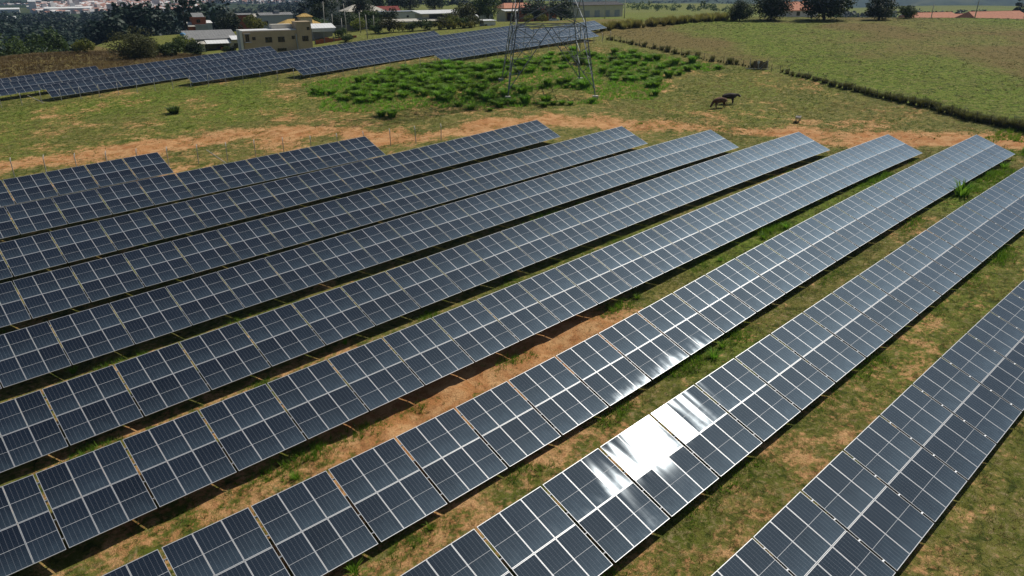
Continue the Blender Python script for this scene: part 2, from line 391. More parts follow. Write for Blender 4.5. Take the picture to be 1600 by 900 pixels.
def cover(x, y):
    x = np.asarray(x, float); y = np.asarray(y, float)
    d = np.hypot(x, y); a = np.degrees(np.arctan2(x, y)-HEAD)
    dirt = .15+0*x; lush = .25+0*x; brown = 0*x; wood = 0*x
    n1 = fbm(x, y, .05, 4, 1); n2 = fbm(x, y, .16, 4, 5); n3 = fbm(x, y, .03, 3, 9)
    arr = (y < 100) & (x < 112)
    dirt = np.where(arr, .27+.5*(n2-.5), dirt); lush = np.where(arr, .2, lush)
    def strip(i, x0, x1, amt, soft=5, lo=None, hi=None):
        yu = ROWS[i-1][1] if i > 0 else -20; yl = ROWS[i][1]-4.47
        lo = yu-2.2 if lo is None else lo; hi = yl+1.2 if hi is None else hi
        return amt*sst(x0-soft, x0+soft, x)*(1-sst(x1-soft, x1+soft, x))*((y > lo) & (y < hi))
    dirt = dirt+strip(3, 17, 41, .62, 4)+strip(3, 2, 17, .30, 4)-strip(3, 50, 100, .3)
    dirt = dirt+strip(2, 10, 34, .22)+strip(2, 68, 76, .3, 2)+strip(1, 8, 60, .16)+strip(4, 0, 26, .2)+strip(5, 0, 14, .1)
    lush = lush+strip(3, 51, 92, .45)+strip(2, 36, 46, .4)+strip(2, 78, 118, .6)+strip(1, 40, 100, .3)+strip(4, 40, 60, .3)+strip(0, 30, 60, .1)
    brown = brown+strip(0, 10, 70, .25, 5, -20, 8)+strip(1, 10, 45, .15)
    hill = (y > 84) & (x < fence_x(y)) | (x > 98) & (x < fence_x(y))
    dirt = np.where(hill, .27+.95*(n2-.5), dirt)
    tr = poly_dist(x, y, TRACK)
    tw = 2.3+2.6*(n2-.5)*2
    dirt = np.maximum(dirt, .72*(1-sst(tw*.4, tw*3.2, tr))+.6*(n2-.5)*(tr < 9))
    dirt = dirt+np.where(hill, .30*np.exp(-tr/8)*(n2*1.6), 0)+(0*x)
    hill = (y > 84) & (x < fence_x(y)) | (x > 98) & (x < fence_x(y))
    lush = np.where(hill, .34+.8*(n1-.5), lush)
    left = sst(75, 45, x)*(y > 108) if False else (1-sst(45, 75, x))*(y > 110)
    lush = lush+.26*left*hill
    wx, wy = x+9*(n2-.5), y+9*(n1-.5); wd = in_poly(wx, wy, WEEDS); lush = np.where(wd, .42, lush); dirt = np.where(wd & (tr > 7), .34+.6*(n2-.5), dirt)
    field = (x > fence_x(y)) & (d < 420) & (y < 190) & (y > -40)
    band = .5+.5*np.sin((x*.55-y*.35)*.13+5*n3)
    brown = np.where(field, .26+.8*band*n1, brown); lush = np.where(field, .60-.25*band, lush); dirt = np.where(field, .06+.25*(n2-.5), dirt)
    bl = (y > 176) & (x < 75) & (d < 330); brown = np.where(bl, .85, brown); dirt = np.where(bl, 0, dirt)
    hs = (d > 225) & (d < 420) & ~field & ~bl; lush = np.where(hs, .45, lush); dirt = np.where(hs, .15, dirt)
    fr = d > 400
    lush = np.where(fr, .35+.3*n1, lush); dirt = np.where(fr, .05, dirt); brown = np.where(fr, .25*n3, brown)
    lw = (1-sst(-12, -6, a)); 
    wood = np.where(d > 330, lw*sst(330, 380, d), 0)
    wood = np.maximum(wood, sst(900, 1500, d)*sst(.36, .5, fbm(x, y, .004, 4, 3)+.12))
    wood = np.maximum(wood, sst(2000, 2700, d)); wood = np.maximum(wood, sst(1150, 1300, d)*sst(14, 24, a))
    return np.clip(dirt, 0, 1.2), np.clip(lush, 0, 1), np.clip(brown, 0, 1), np.clip(wood, 0, 1)
def gdisp(x, y):
    d = np.hypot(x, y)
    near = 1-sst(250, 330, d)
    tr = poly_dist(x, y, TRACK)
    z = .10*(fbm(x, y, .35, 4, 21)-.5)*2*near+.25*(fbm(x, y, .06, 3, 31)-.5)*near
    z = z+1.1*np.exp(-(tr/3.2)**2)*(fbm(x, y, .22, 4, 41)-.52)*near
    gl = np.exp(-((y-32.3)/1.6)**2)*sst(3, 10, x)*(1-sst(39, 43, x))
    z = z+1.0*gl*(fbm(x, y, .5, 4, 51)-.55)
    return z
def gz(x, y):
    return ground(x, y)+gdisp(x, y)
def gz1(x, y): return float(gz(np.array([x], float), np.array([y], float))[0])

def axis(segs, grow_lo, grow_hi):
    out = []
    for a, b, st in segs: out += list(np.arange(a, b, st))
    out.append(segs[-1][1])
    s = 3.0; v = out[-1]
    while v < grow_hi: v += s; s *= 1.12; out.append(v)
    s = 3.0; v = out[0]; lo = []
    while v > grow_lo: v -= s; s *= 1.25; lo.append(v)
    return np.array(lo[::-1]+out)
gx = axis([(-14, 2, 1), (2, 46, .5), (46, 150, 1), (150, 260, 2)], -2500, 7500)
gy = axis([(-8, 29, .8), (29, 36, .35), (36, 130, 1), (130, 260, 2)], -2500, 7500)
GX, GY = np.meshgrid(gx, gy)
GZ = gz(GX, GY)
nx, ny = len(gx), len(gy)
idx = np.arange(nx*ny).reshape(ny, nx)
F = np.stack([idx[:-1, :-1], idx[:-1, 1:], idx[1:, 1:], idx[1:, :-1]], -1).reshape(-1, 4)
me = np_mesh('terrain', np.stack([GX, GY, GZ], -1).reshape(-1, 3), F, 'ground')
cd, cl, cb, cw = cover(GX.ravel(), GY.ravel())
at = me.attributes.new('cover', 'FLOAT_COLOR', 'POINT')
at.data.foreach_set('color', np.stack([cd, cl, cb, np.ones_like(cd)], -1).astype(np.float32).ravel())
at = me.attributes.new('wood', 'FLOAT', 'POINT'); at.data.foreach_set('value', cw.astype(np.float32))
me.polygons.foreach_set('use_smooth', np.ones(len(F), bool))
terrain = link(bpy.data.objects.new('terrain', me)); tag(terrain, kind='structure')

# ------------------------------------------------------------------ solar rows
def module_mesh(name, sagx):
    b = MB(); fw = .027; sw = .019; hx, hy = MW/2, ML/2; zt = .0
    # frame: four rails, mitred by butting; top 3 mm above the glass
    b.box(-hx, hx, hy-fw, hy, -.035, .003, 0); b.box(-hx, hx, -hy, -hy+fw, -.035, .003, 0)
    b.box(-hx, -hx+sw, -hy+fw, hy-fw, -.035, .003, 0); b.box(hx-sw, hx, -hy+fw, hy-fw, -.035, .003, 0)
    ix, iy = hx-sw, hy-fw; mid = .0075
    for (y0, y1) in ((-iy, -mid), (mid, iy)):
        nxs, nys = 5, 3; vs = []
        for j in range(nys+1):
            for i in range(nxs+1):
                x = -ix+2*ix*i/nxs; y = y0+(y1-y0)*j/nys
                vs.append((x, y, -.001-sagx*(1-(x/ix)**2)*(1-.6*(y/iy)**2)))
        fs = [(j*(nxs+1)+i, j*(nxs+1)+i+1, (j+1)*(nxs+1)+i+1, (j+1)*(nxs+1)+i) for j in range(nys) for i in range(nxs)]
        b.add(vs, fs, 1)
    b.add([(-ix, -mid, -.002), (ix, -mid, -.002), (ix, mid, -.002), (-ix, mid, -.002)], [(0, 1, 2, 3)], 2)
    b.add([(-ix, -iy, -.012), (ix, -iy, -.012), (ix, iy, -.012), (-ix, iy, -.012)], [(3, 2, 1, 0)], 2)
    m = b.mesh(name, ['aluminium', 'panel_glass', 'backsheet'])
    sm = [i == 1 for i in b.mi]; m.polygons.foreach_set('use_smooth', sm)
    return m
PANELS = [module_mesh('solar_panel', s) for s in (.0025, .0045, .0065, -.003)]
def table_mesh():
    b = MB(); c, s = math.cos(TILT), math.sin(TILT)
    def P(x, v, n): return (x, v*c-n*s*-1*-1, v*s+n*c)
    def L(x, v, n): return Vector((x, v*c-n*s, v*s+n*c))
    for v in (-1.78, -.62, .62, 1.78):
        b.bar(L(-2.004, v, -.075), L(2.004, v, -.075), .05, .07)
        for sx in (-1.985, 1.985): b.bar(L(sx-.03, v, -.012), L(sx+.03, v, -.012), .07, .03)   # clips in the gap
    for x in (-1.25, 1.25):
        b.bar(L(x, -2.1, -.15), L(x, 2.1, -.15), .06, .08)
        b.bar((x, .25, -2.3), L(x, .27, -.19), .11, .07)
        b.bar((x, .25, -.95), L(x, -1.35, -.19), .05, .05)
    return b.mesh('panel_table', 'galvanised')
TABLE = table_mesh()
def make_table(row, cx, cy, cz, slope):
    t = bpy.data.objects.new('panel_table', TABLE); link(t, row)
    t.location = (cx, cy, cz); t.rotation_euler = (0, -math.atan(slope), 0)
    c, s = math.cos(TILT), math.sin(TILT)
    tj = random.gauss(0, .0015)
    for r in (-1, 1):
        v = r*(ML/2+.011)
        for q in (-1, 0, 1):
            p = bpy.data.objects.new('solar_panel', random.choice(PANELS)); link(p, t)
            p.location = (q*(MW+.014), v*c, v*s)
            p.rotation_euler = (TILT+tj+random.gauss(0, .0009), random.gauss(0, .0013), 0)
    return t
NEAR_LABEL = [
 'solar panel row in the lower right corner, nearest the camera',
 'solar panel row with the white sun glare on its glass',
 'solar panel row directly behind the glaring row, reaching farthest to the upper right',
 'solar panel row on the far side of the bare orange soil strip',
 'fifth solar panel row from the lower right corner',
 'sixth solar panel row from the lower right corner',
 'seventh solar panel row from the lower right corner',
 'solar panel row ending just below the pylon, third from the back of the near field',
 'short solar panel row, second from the back of the near field',
 'shortest solar panel row at the back left of the near field beside the dirt track']
TK = [(-3, 14), (-5, 24), (-6, 22), (-7, 20), (-8, 17), (-6, 17), (-7, 14), (-4, 15), (-4, 9), (-3, 4)]
for i, r in enumerate(ROWS):
    x0, y0, tp = r[0], r[1], r[5]; k0, k1 = TK[i]
    yc = y0-TW/2*math.cos(TILT)
    row = empty('solar_row', (0, 0, 0), 0, NEAR_LABEL[i], 'solar array', 'solar panel rows of the near field')
    for k in range(k0, k1):
        za, zb = row_z(i, k*tp), row_z(i, (k+1)*tp)
        make_table(row, x0+(k+.5)*tp, yc, (za+zb)/2-TW/2*math.sin(TILT), (zb-za)/tp)
# the far field: (lower-edge Y, first X, number of tables, lower z at first X, slope)
FAR = [(126.6, 96.0, 12, 11.43, .054, 'front solar panel row of the far field, passing behind the pylon legs'),
       (136.3, 69.8, 22, 9.75, .060, 'second solar panel row of the far field, counted from the pylon'),
       (145.2, 52.0, 22, 9.05, .062, 'third solar panel row of the far field, counted from the pylon'),
       (154.8, 30.5, 22, 7.50, .066, 'fourth solar panel row of the far field, behind the leaning fence brace'),
       (164.2, 3.0, 19, 5.9, .070, 'fifth solar panel row of the far field, ending in front of the tan building'),
       (173.4, 0.5, 11, 5.6, .068, 'rearmost solar panel row of the far field, below the brown grass slope')]
for (yl, xs, n, zl, sl_, lab) in FAR:
    row = empty('solar_row', (0, 0, 0), 0, lab, 'solar array', 'solar panel rows of the far field')
    tp = 4.012
    for k in range(n):
        make_table(row, xs+(k+.5)*tp, yl+TW/2*math.cos(TILT), zl+(k+.5)*tp*sl_+TW/2*math.sin(TILT), sl_)

# ------------------------------------------------------------------ grass and weeds
def scatter(name, pts, blades, hmin, hmax, width, mat, seed, lean=.5, tint=None, spread=.08, hs=None):
    """one mesh of grass tufts: pts (n,2); every tuft a fan of narrow blades of its own height and tint"""
    rg = np.random.default_rng(seed); n = len(pts); B = blades
    z = gz(pts[:, 0], pts[:, 1])
    th = (rg.uniform(hmin, hmax, n) if hs is None else hs)[:, None]*rg.uniform(.55, 1.1, (n, B))
    an = rg.uniform(0, 2*PI, (n, B)); r0 = spread*rg.uniform(0, 1, (n, B)); ln = lean*rg.uniform(.2, 1, (n, B))*th
    bx = pts[:, 0, None]+np.cos(an)*r0; by = pts[:, 1, None]+np.sin(an)*r0; bz = np.repeat(z[:, None], B, 1)-.02
    pa = an+PI/2+rg.uniform(-.6, .6, (n, B)); w = width*rg.uniform(.6, 1.3, (n, B))
    V = np.empty((n, B, 3, 3))
    V[..., 0, 0] = bx+np.cos(pa)*w; V[..., 0, 1] = by+np.sin(pa)*w; V[..., 0, 2] = bz
    V[..., 1, 0] = bx-np.cos(pa)*w; V[..., 1, 1] = by-np.sin(pa)*w; V[..., 1, 2] = bz
    V[..., 2, 0] = bx+np.cos(an)*ln; V[..., 2, 1] = by+np.sin(an)*ln; V[..., 2, 2] = bz+th
    F = np.arange(n*B*3).reshape(-1, 3)
    t = (tint if tint is not None else rg.uniform(0, 1, n))
    T = np.repeat(np.clip(t, 0, 1), B*3)+rg.uniform(-.12, .12, n*B*3)
    me = np_mesh(name, V.reshape(-1, 3), F, mat, np.clip(T, 0, 1))
    return link(bpy.data.objects.new(name, me))
def rand_pts(x0, x1, y0, y1, dens, rg):
    n = int((x1-x0)*(y1-y0)*dens); return np.stack([rg.uniform(x0, x1, n), rg.uniform(y0, y1, n)], -1)
rg = np.random.default_rng(3)
# between the rows: short dry grass with greener patches
P = []
for i in range(0, 7):
    yu = ROWS[i-1][1] if i > 0 else -6; yl = ROWS[i][1]-TW*math.cos(TILT)
    hi = 100 if i > 0 else 62
    P.append(rand_pts(-6, hi, max(yu-1.4, 0), yl+.9, 17 if i < 4 else 9, rg))
P = np.concatenate(P); dd, lu, br, wo_ = cover(P[:, 0], P[:, 1]); nn = fbm(P[:, 0], P[:, 1], .5, 4, 61); n4 = fbm(P[:, 0], P[:, 1], .2, 3, 66)
keep = rg.uniform(0, 1, len(P)) < np.clip(1.35-1.15*(dd+(nn-.5)*1.6), .05, 1)
P, dd, lu, nn, n4 = P[keep], dd[keep], lu[keep], nn[keep], n4[keep]
hs = (.06+.16*nn**2*2)+.22*np.clip(lu-.45, 0, 1)*rg.uniform(0, 1, len(P))
g1 = scatter('aisle_grass', P, 7, 0, 0, .012, 'grass_leaf', 11, 1.6, np.clip(.95-lu*.9+(n4-.5)*2.2+rg.normal(0, .12, len(P)), 0, 1), .10, hs)
tag(g1, kind='stuff')
# rank weeds in the drip line below the lower panel edges
P = []
for i in range(1, 8):
    yl = ROWS[i][1]-TW*math.cos(TILT); n_ = 2600 if i < 5 else 1200
    P.append(np.stack([rg.uniform(-4, 98, n_), yl+rg.normal(-.25, .42, n_)], -1))
P = np.concatenate(P); nn = fbm(P[:, 0], P[:, 1], .28, 3, 65); P = P[nn > .53]; nn = nn[nn > .53]
tag(scatter('drip_line_weeds', P, 9, 0, 0, .016, 'weed_leaf', 16, .9, np.clip(rg.normal(.25, .25, len(P)), 0, 1), .12, .10+1.6*(nn-.53)*rg.uniform(.4, 1.4, len(P))), kind='stuff')
# the rough grass of the slope beyond the rows
P = np.concatenate([rand_pts(8, 140, 84, 172, 3.6, rg), rand_pts(92, 141, 20, 84, 4.2, rg)])
ok = (P[:, 0] < fence_x(P[:, 1])-.5) & ~((P[:, 0] < 75) & (P[:, 1] < 99-.55*(P[:, 0]-20)))
P = P[ok]; dd, lu, br, wo_ = cover(P[:, 0], P[:, 1]); nn = fbm(P[:, 0], P[:, 1], .35, 4, 71); n4 = fbm(P[:, 0], P[:, 1], .09, 3, 76)
keep = rg.uniform(0, 1, len(P)) < np.clip(1.4-1.3*(dd+(nn-.5)*1.2), .03, 1)
P, lu, nn, n4 = P[keep], lu[keep], nn[keep], n4[keep]
g2 = scatter('slope_grass', P, 8, 0, 0, .035, 'grass_leaf', 12, 2.0, np.clip(.85-lu*.9+(n4-.5)*3+(nn-.5)*1.5+rg.normal(0, .2, len(P)), 0, 1), .25, np.where(rg.uniform(0, 1, len(P)) < .10, rg.uniform(.22, .42, len(P)), .07+.20*nn**2))
tag(g2, kind='stuff')
# the pasture beyond the fence
P = rand_pts(122, 262, -6, 136, 1.8, rg); ok = P[:, 0] > fence_x(P[:, 1])+.8
P = P[ok]; nn = fbm(P[:, 0], P[:, 1], .2, 4, 81); band = .5+.5*np.sin((P[:, 0]*.55-P[:, 1]*.35)*.13+5*fbm(P[:, 0], P[:, 1], .03, 3, 9))
g3 = scatter('pasture_grass', P, 8, 0, 0, .05, 'pasture_leaf', 13, 2.2, np.clip(.05+.45*band+(nn-.5)*1.6+rg.normal(0, .12, len(P)), 0, 1), .4, np.where(rg.uniform(0, 1, len(P)) < .03, rg.uniform(.2, .4, len(P)), .05+.13*nn**2))
tag(g3, kind='stuff')
# dry brown grass on the slope behind the far field
P = rand_pts(5, 84, 179, 262, 1.3, rg); nn = fbm(P[:, 0], P[:, 1], .12, 4, 91)
g4 = scatter('brown_grass', P, 8, 0, 0, .06, 'brown_leaf', 14, 1.3, np.clip(.55+(nn-.5)*2.2, 0, 1), .4, .4+.6*nn)
tag(g4, kind='stuff')

def tussock_mesh(name, mat, nb, h, r, w, seed, droop=.7, seg=3):
    rg = np.random.default_rng(seed); V = []; Fq = []; T = []
    for i in range(nb):
        a = rg.uniform(0, 2*PI); r0 = r*.35*math.sqrt(rg.uniform()); L = h*rg.uniform(.6, 1.1); out = r*rg.uniform(.25, 1)
        b = np.array([math.cos(a)*r0, math.sin(a)*r0, -.05]); d = np.array([math.cos(a+rg.normal(0, .4)), math.sin(a+rg.normal(0, .4)), 0])
        pd = np.array([-d[1], d[0], 0]); t = rg.uniform(0, 1); n0 = len(V)
        for k in range(seg+1):
            f = k/seg; p = b+d*out*f**1.6+np.array([0, 0, L*(f-droop*.35*f**3)])
            ww = w*(1-f**2)+.004
            V.append(p+pd*ww); V.append(p-pd*ww); T += [t*.75+.25*f]*2
        for k in range(seg): Fq.append((n0+2*k, n0+2*k+1, n0+2*k+3, n0+2*k+2))
    return np_mesh(name, np.array(V), np.array(Fq), mat, np.array(T))
WEED = [tussock_mesh('grass_tussock', 'weed_leaf', 260, 1.5, 1.0, .04, 100+i, 1.1) for i in range(5)]
def plant(name, meshes, x, y, sc, label, cat, group, sz=1.0):
    o = bpy.data.objects.new(name, random.choice(meshes)); link(o)
    o.location = (x, y, gz1(x, y)-.03); o.rotation_euler = (0, 0, random.uniform(0, 2*PI))
    o.scale = (sc, sc, sc*sz); tag(o, label, cat, group); return o
# elephant-grass clumps round the pylon (each one a plant)
rw = random.Random(5); cl = []; tries = 0
PYL = (95.3, 95.7)
while len(cl) < 298 and tries < 20000:
    tries += 1
    x, y = rw.uniform(54, 140), rw.uniform(78, 134)
    if not bool(in_poly(np.array([x]), np.array([y]), WEEDS)[0]): continue
    back = (x-60)*.62+(y-95)*.75                       # grows denser away from the track
    dens = .35+.65*min(1, max(0, back/22))
    if x > 110: dens *= .4
    if rw.random() > dens: continue
    if vnoise(np.array([x]), np.array([y]), .11, 4)[0] < .32: continue
    if min(math.hypot(x-a, y-b) for a, b in ((84.7, 93.8), (96.6, 84.8), (105.9, 97), (94, 106))) < 1.2: continue
    if math.hypot(x-93.5, y-90.5) < 6.0: continue
    sep = 1.1+.5*rw.random()
    if any((x-a)**2+(y-b)**2 < sep*sep for a, b, c in cl): continue
    cl.append((x, y, rw.uniform(.7, 1.6)))
for x, y, s_ in cl:
    u = (x-PYL[0])*.74-(y-PYL[1])*.673; w_ = (x-PYL[0])*.673+(y-PYL[1])*.74     # right of / behind the pylon as the camera sees it
    size = 'large' if s_ > 1.2 else ('small' if s_ < .9 else 'middling')
    side = 'left of the pylon' if u < -9 else ('right of the pylon' if u > 9 else 'at the pylon')
    dep = 'at the front of the weedy patch' if w_ < -6 else ('at the back of the weedy patch' if w_ > 9 else 'in the middle of the weedy patch')
    lab = '%s bright green grass clump %s, %s' % (size, dep, side)
    plant('grass_tussock', WEED, x, y, s_, lab, 'grass clump', lab.replace('clump', 'clumps'), rw.uniform(.75, 1.15))
P = rand_pts(54, 140, 78, 134, 2.2, np.random.default_rng(8)); P = P[in_poly(P[:, 0]+9*(fbm(P[:, 0], P[:, 1], .12, 3, 7)-.5), P[:, 1]+9*(fbm(P[:, 0], P[:, 1], .12, 3, 8)-.5), WEEDS)]
bk = (P[:, 0]-60)*.62+(P[:, 1]-95)*.75; nn = fbm(P[:, 0], P[:, 1], .14, 3, 101)
P = P[(nn+np.clip(bk/60, -.2, .28) > .57) & (bk > 8) & (np.hypot(P[:, 0]-93.5, P[:, 1]-90.5) > 5.5)]
tag(scatter('weed_cover', P, 10, .25, .65, .05, 'weed_leaf', 15, 1.0, None, .35), kind='stuff')
P = np.concatenate([rand_pts(86, 118, 20.8, 24.6, 7, rg), rand_pts(104, 122, 14, 31, 6, rg)]); nn = fbm(P[:, 0], P[:, 1], .22, 3, 111); P = P[nn > .42]
tag(scatter('rank_grass', P, 10, .2, .6, .03, 'weed_leaf', 17, .8, None, .2), kind='stuff')
TALL = [tussock_mesh('grass_clump', 'weed_leaf', 70, .75, .5, .016, 200+i, .8) for i in range(4)]
for x, y, s_, lab in [
   (84.4, 23.9, 3.1, 'big bushy grass clump against the lower edge of the row behind the glare'),
   (43.5, 33.2, .9, 'small green grass tuft at the upper end of the orange soil strip'),
   (39.8, 23.7, 1.3, 'green grass clump in the aisle above the sun glare'),
   (41.4, 24.1, 1.0, 'smaller grass clump touching the one above the sun glare'),
   (38.4, 43.0, .8, 'grass tuft in the shade of the fifth row near the picture centre'),
   (7.9, 52.4, .9, 'pale grass tuft in the dark gap near the left edge'),
   (12.4, 24.3, 1.1, 'green grass clump at the bottom edge below the third row'),
   (16.6, 24.2, .7, 'thin grass tuft in the shaded aisle near the bottom edge'),
   (13.6, 32.1, .8, 'green grass clump on bare soil at the lower left'),
   (23.1, 43.0, .7, 'grass tuft in the dark gap below the fifth row at the left'),
   (61.0, 32.6, 1.0, 'lush grass clump in the aisle right of the picture centre'),
   (64.6, 32.4, 1.2, 'second lush grass clump in the aisle right of the picture centre'),
   (54.0, 32.6, .8, 'grass clump halfway along the aisle right of the soil strip'),
   (93.5, 24.6, 1.3, 'tall grass at the far end of the aisle by the right edge'),
   (98.0, 24.2, 1.5, 'tall grass clump beside the end of the row by the right edge'),
   (104.5, 26.0, 1.4, 'tall green grass beyond the row end by the right edge'),
   (107.0, 24.5, 1.5, 'outermost tall green grass clump at the right edge')]:
    plant('grass_clump', TALL, x, y, s_, lab, 'grass clump', 'grass clumps between the panel rows')
BUSH = [tussock_mesh('leafy_shrub', 'crown_mid', 160, 1.1, 1.1, .09, 300+i, .5) for i in range(3)]
for x, y, s_, lab in [(41.4, 125.6, 1.25, 'lone dark green shrub on the grassy slope at the left'), (108.5, 112, 1.3, 'dark leafy shrub behind the pylon near the far field'),
   (117, 108, 1.5, 'broad leafy shrub right of the pylon'), (125, 106, 1.2, 'leafy shrub near the fence right of the pylon'), (121.5, 112, 1.2, 'bright shrub right of the far field end')]:
    plant('leafy_shrub', BUSH, x, y, s_, lab, 'shrub', 'shrubs on the grassy slope')

# dark tall grass growing along the pasture fence: one clump beside another, each a plant
HEDGE = [tussock_mesh('hedge_clump', 'hedge_leaf', 170, 1.6, 1.0, .035, 400+i, .4) for i in range(4)]
cum = [0]
for a, b in zip(FENCE_C[:-1], FENCE_C[1:]): cum.append(cum[-1]+math.dist(a, b))
def along(t):
    x = np.interp(t, cum, [p[0] for p in FENCE_C]); y = np.interp(t, cum, [p[1] for p in FENCE_C]); return float(x), float(y)
t = 1.0
while t < cum[-1]-6:
    x, y = along(t); far = t < 48
    if far:
        big = rw.random() < .16
        plant('hedge_clump', HEDGE, x+rw.uniform(.3, 1.0), y, rw.uniform(.7, 1.1) if big else rw.uniform(.22, .45), 'dark dry grass clump on the pasture fence between far field and gate', 'grass clump', 'dark grass along the upper pasture fence')
        t += rw.uniform(.5, .9)
    elif t < 52.5: t += 1
    else:
        plant('hedge_clump', HEDGE, x+rw.uniform(.2, 1.4), y+rw.uniform(-.4, .4), rw.uniform(.75, 1.15)*(.42+.62*min(1, (t-50)/45)), 'dark tall grass clump on the pasture fence between gate and right edge', 'grass clump', 'dark tall grass along the lower pasture fence')
        t += rw.uniform(.4, .8)

# ------------------------------------------------------------------ fences
def fence(name, label, pts, spacing, post_fn, wires, mat_post, mat_wire, cat='fence', jit=.0):
    root = empty(name, (pts[0][0], pts[0][1], gz1(*pts[0])), 0, label, cat); O = root.location
    L = [0]
    for a, b in zip(pts[:-1], pts[1:]): L.append(L[-1]+math.dist(a, b))
    n = int(L[-1]/spacing); base = []; me = None
    for k in range(n+1):
        t = L[-1]*k/n; x = float(np.interp(t, L, [p[0] for p in pts])); y = float(np.interp(t, L, [p[1] for p in pts]))
        z = gz1(x, y); base.append((x, y, z))
    pm = post_fn()
    for k, (x, y, z) in enumerate(base):
        a, b = base[max(k-1, 0)], base[min(k+1, n)]
        p = bpy.data.objects.new('post', pm); link(p, root); p.location = Vector((x, y, z))-O
        p.rotation_euler = (random.gauss(0, jit), random.gauss(0, jit), math.atan2(b[1]-a[1], b[0]-a[0]))
    for h, off in wires:
        m = MB(); 
        for (a, b) in zip(base[:-1], base[1:]):
            m.bar(Vector((a[0], a[1], a[2]+h))-O, Vector((b[0], b[1], b[2]+h))-O, .008)
        m.build('wire', mat_wire, root)
    return root
def concrete_post(h=2.0, lean=.42):
    def f():
        b = MB(); b.box(-.04, .04, -.04, .04, -.3, h)
        q = [(-.05, -.05, h), (.05, -.05, h), (.05, .05, h), (-.05, .05, h)]; t = [(x*.8, y*.8+lean, h+.40) for x, y, z in q]
        m = [(x*.9, y*.9+lean*.35, h+.24) for x, y, z in q]
        for A, B in ((q, m), (m, t)): b.add(A+B, [(0, 1, 5, 4), (1, 2, 6, 5), (2, 3, 7, 6), (3, 0, 4, 7)])
        b.add(t, [(0, 1, 2, 3)]); return b.mesh('post', 'concrete')
    return f
fence('concrete_fence', 'concrete post fence with bent tops behind the back left rows', [(-2, 107.5), (15.7, 103.6), (31.5, 94.8), (37.4, 92.3), (61, 81.3)], 3.3,
      concrete_post(1.9), [(h, 0) for h in (.4, .8, 1.2, 1.6)], 'concrete', 'wire', jit=.02)
fence('concrete_fence', 'pale concrete post fence in front of the far field', [(14, 158.6), (24.1, 156.4), (33.1, 153), (44.6, 148.2), (53.8, 143.2), (72.5, 134.2), (96.3, 124.8), (111.5, 124.0), (146, 124.6)], 3.05,
      concrete_post(1.75, .30), [(h, 0) for h in (.4, .9, 1.4)], 'concrete', 'wire', jit=.02)
def timber_post():
    b = MB(); b.tube([(0, 0, -.3), (0.01, 0, .7), (0, .02, 1.45)], [.055, .05, .045], 6); return b.mesh('post', 'timber')
fence('pasture_fence', 'thin dark wooden post fence between the slope and the pasture', FENCE_C, 2.3, timber_post, [(h, 0) for h in (.5, .9, 1.3)], 'timber', 'wire', jit=.05)
# leaning brace poles
def brace(a, b, label, mat='concrete', r=.05):
    o = MB().tube([a, b], r, 6).build('brace_pole', mat); tag(o, label, 'pole', 'leaning brace poles'); return o
brace((27.2, 156.0, gz1(27.2, 156)+1.5), (29.3, 154.4, gz1(29.3, 154.4)-.1), 'leaning concrete brace at the left end of the far fence')
brace((34.0, 93.8, gz1(34, 93.8)+1.6), (35.6, 92.0, gz1(35.6, 92)-.1), 'leaning concrete brace behind the back left rows')
# gate corner in the pasture fence
gt = empty('field_gate', (139.4, 80.4, gz1(139.4, 80.4)), math.radians(-58), 'field gate with brown netting and diagonal pole in the pasture fence', 'gate')
for x, h in ((-1.6, 2.1), (0, 1.9), (1.7, 1.9)):
    MB().box(x-.06, x+.06, -.06, .06, -.2, h).build('post', 'concrete', gt)
MB().bar((.2, -.1, .15), (1.7, -.1, 1.75), .08).build('diagonal_pole', 'concrete', gt)
MB().bar((-2.4, -.12, .12), (2.0, -.12, .12), .10).build('bottom_rail', 'concrete', gt)
b = MB(); nxn = 10
for i in range(nxn):
    x0, x1 = -.9+i*.27, -.9+(i+1)*.27-.02; b.box(x0, x1, .06+.04*math.sin(i), .10+.04*math.sin(i), .25, 1.55+.15*math.sin(i*1.7))
b.build('netting', 'shade_net', gt)
MB().box(-.25, .2, -.12, -.09, 1.15, 1.6).build('notice_plate', 'white_plaster', gt)
# low trough with a pale top
tr_ = empty('feed_trough', (108.6, 55.0, gz1(108.6, 55.0)), .35, 'pale flat feed trough on thin legs near the dirt track', 'trough')
b = MB(); b.box(-.8, .8, -.32, .32, .62, .68); b.box(-.8, .8, -.32, -.27, .68, .82); b.box(-.8, .8, .27, .32, .68, .82); b.box(-.8, -.75, -.27, .27, .68, .82); b.box(.75, .8, -.27, .27, .68, .82)
b.build('basin', 'trough_wood', tr_)
for x in (-.68, .68):
    for y in (-.24, .24): MB().box(x-.04, x+.04, y-.04, y+.04, -.1, .62).build('leg', 'timber', tr_)

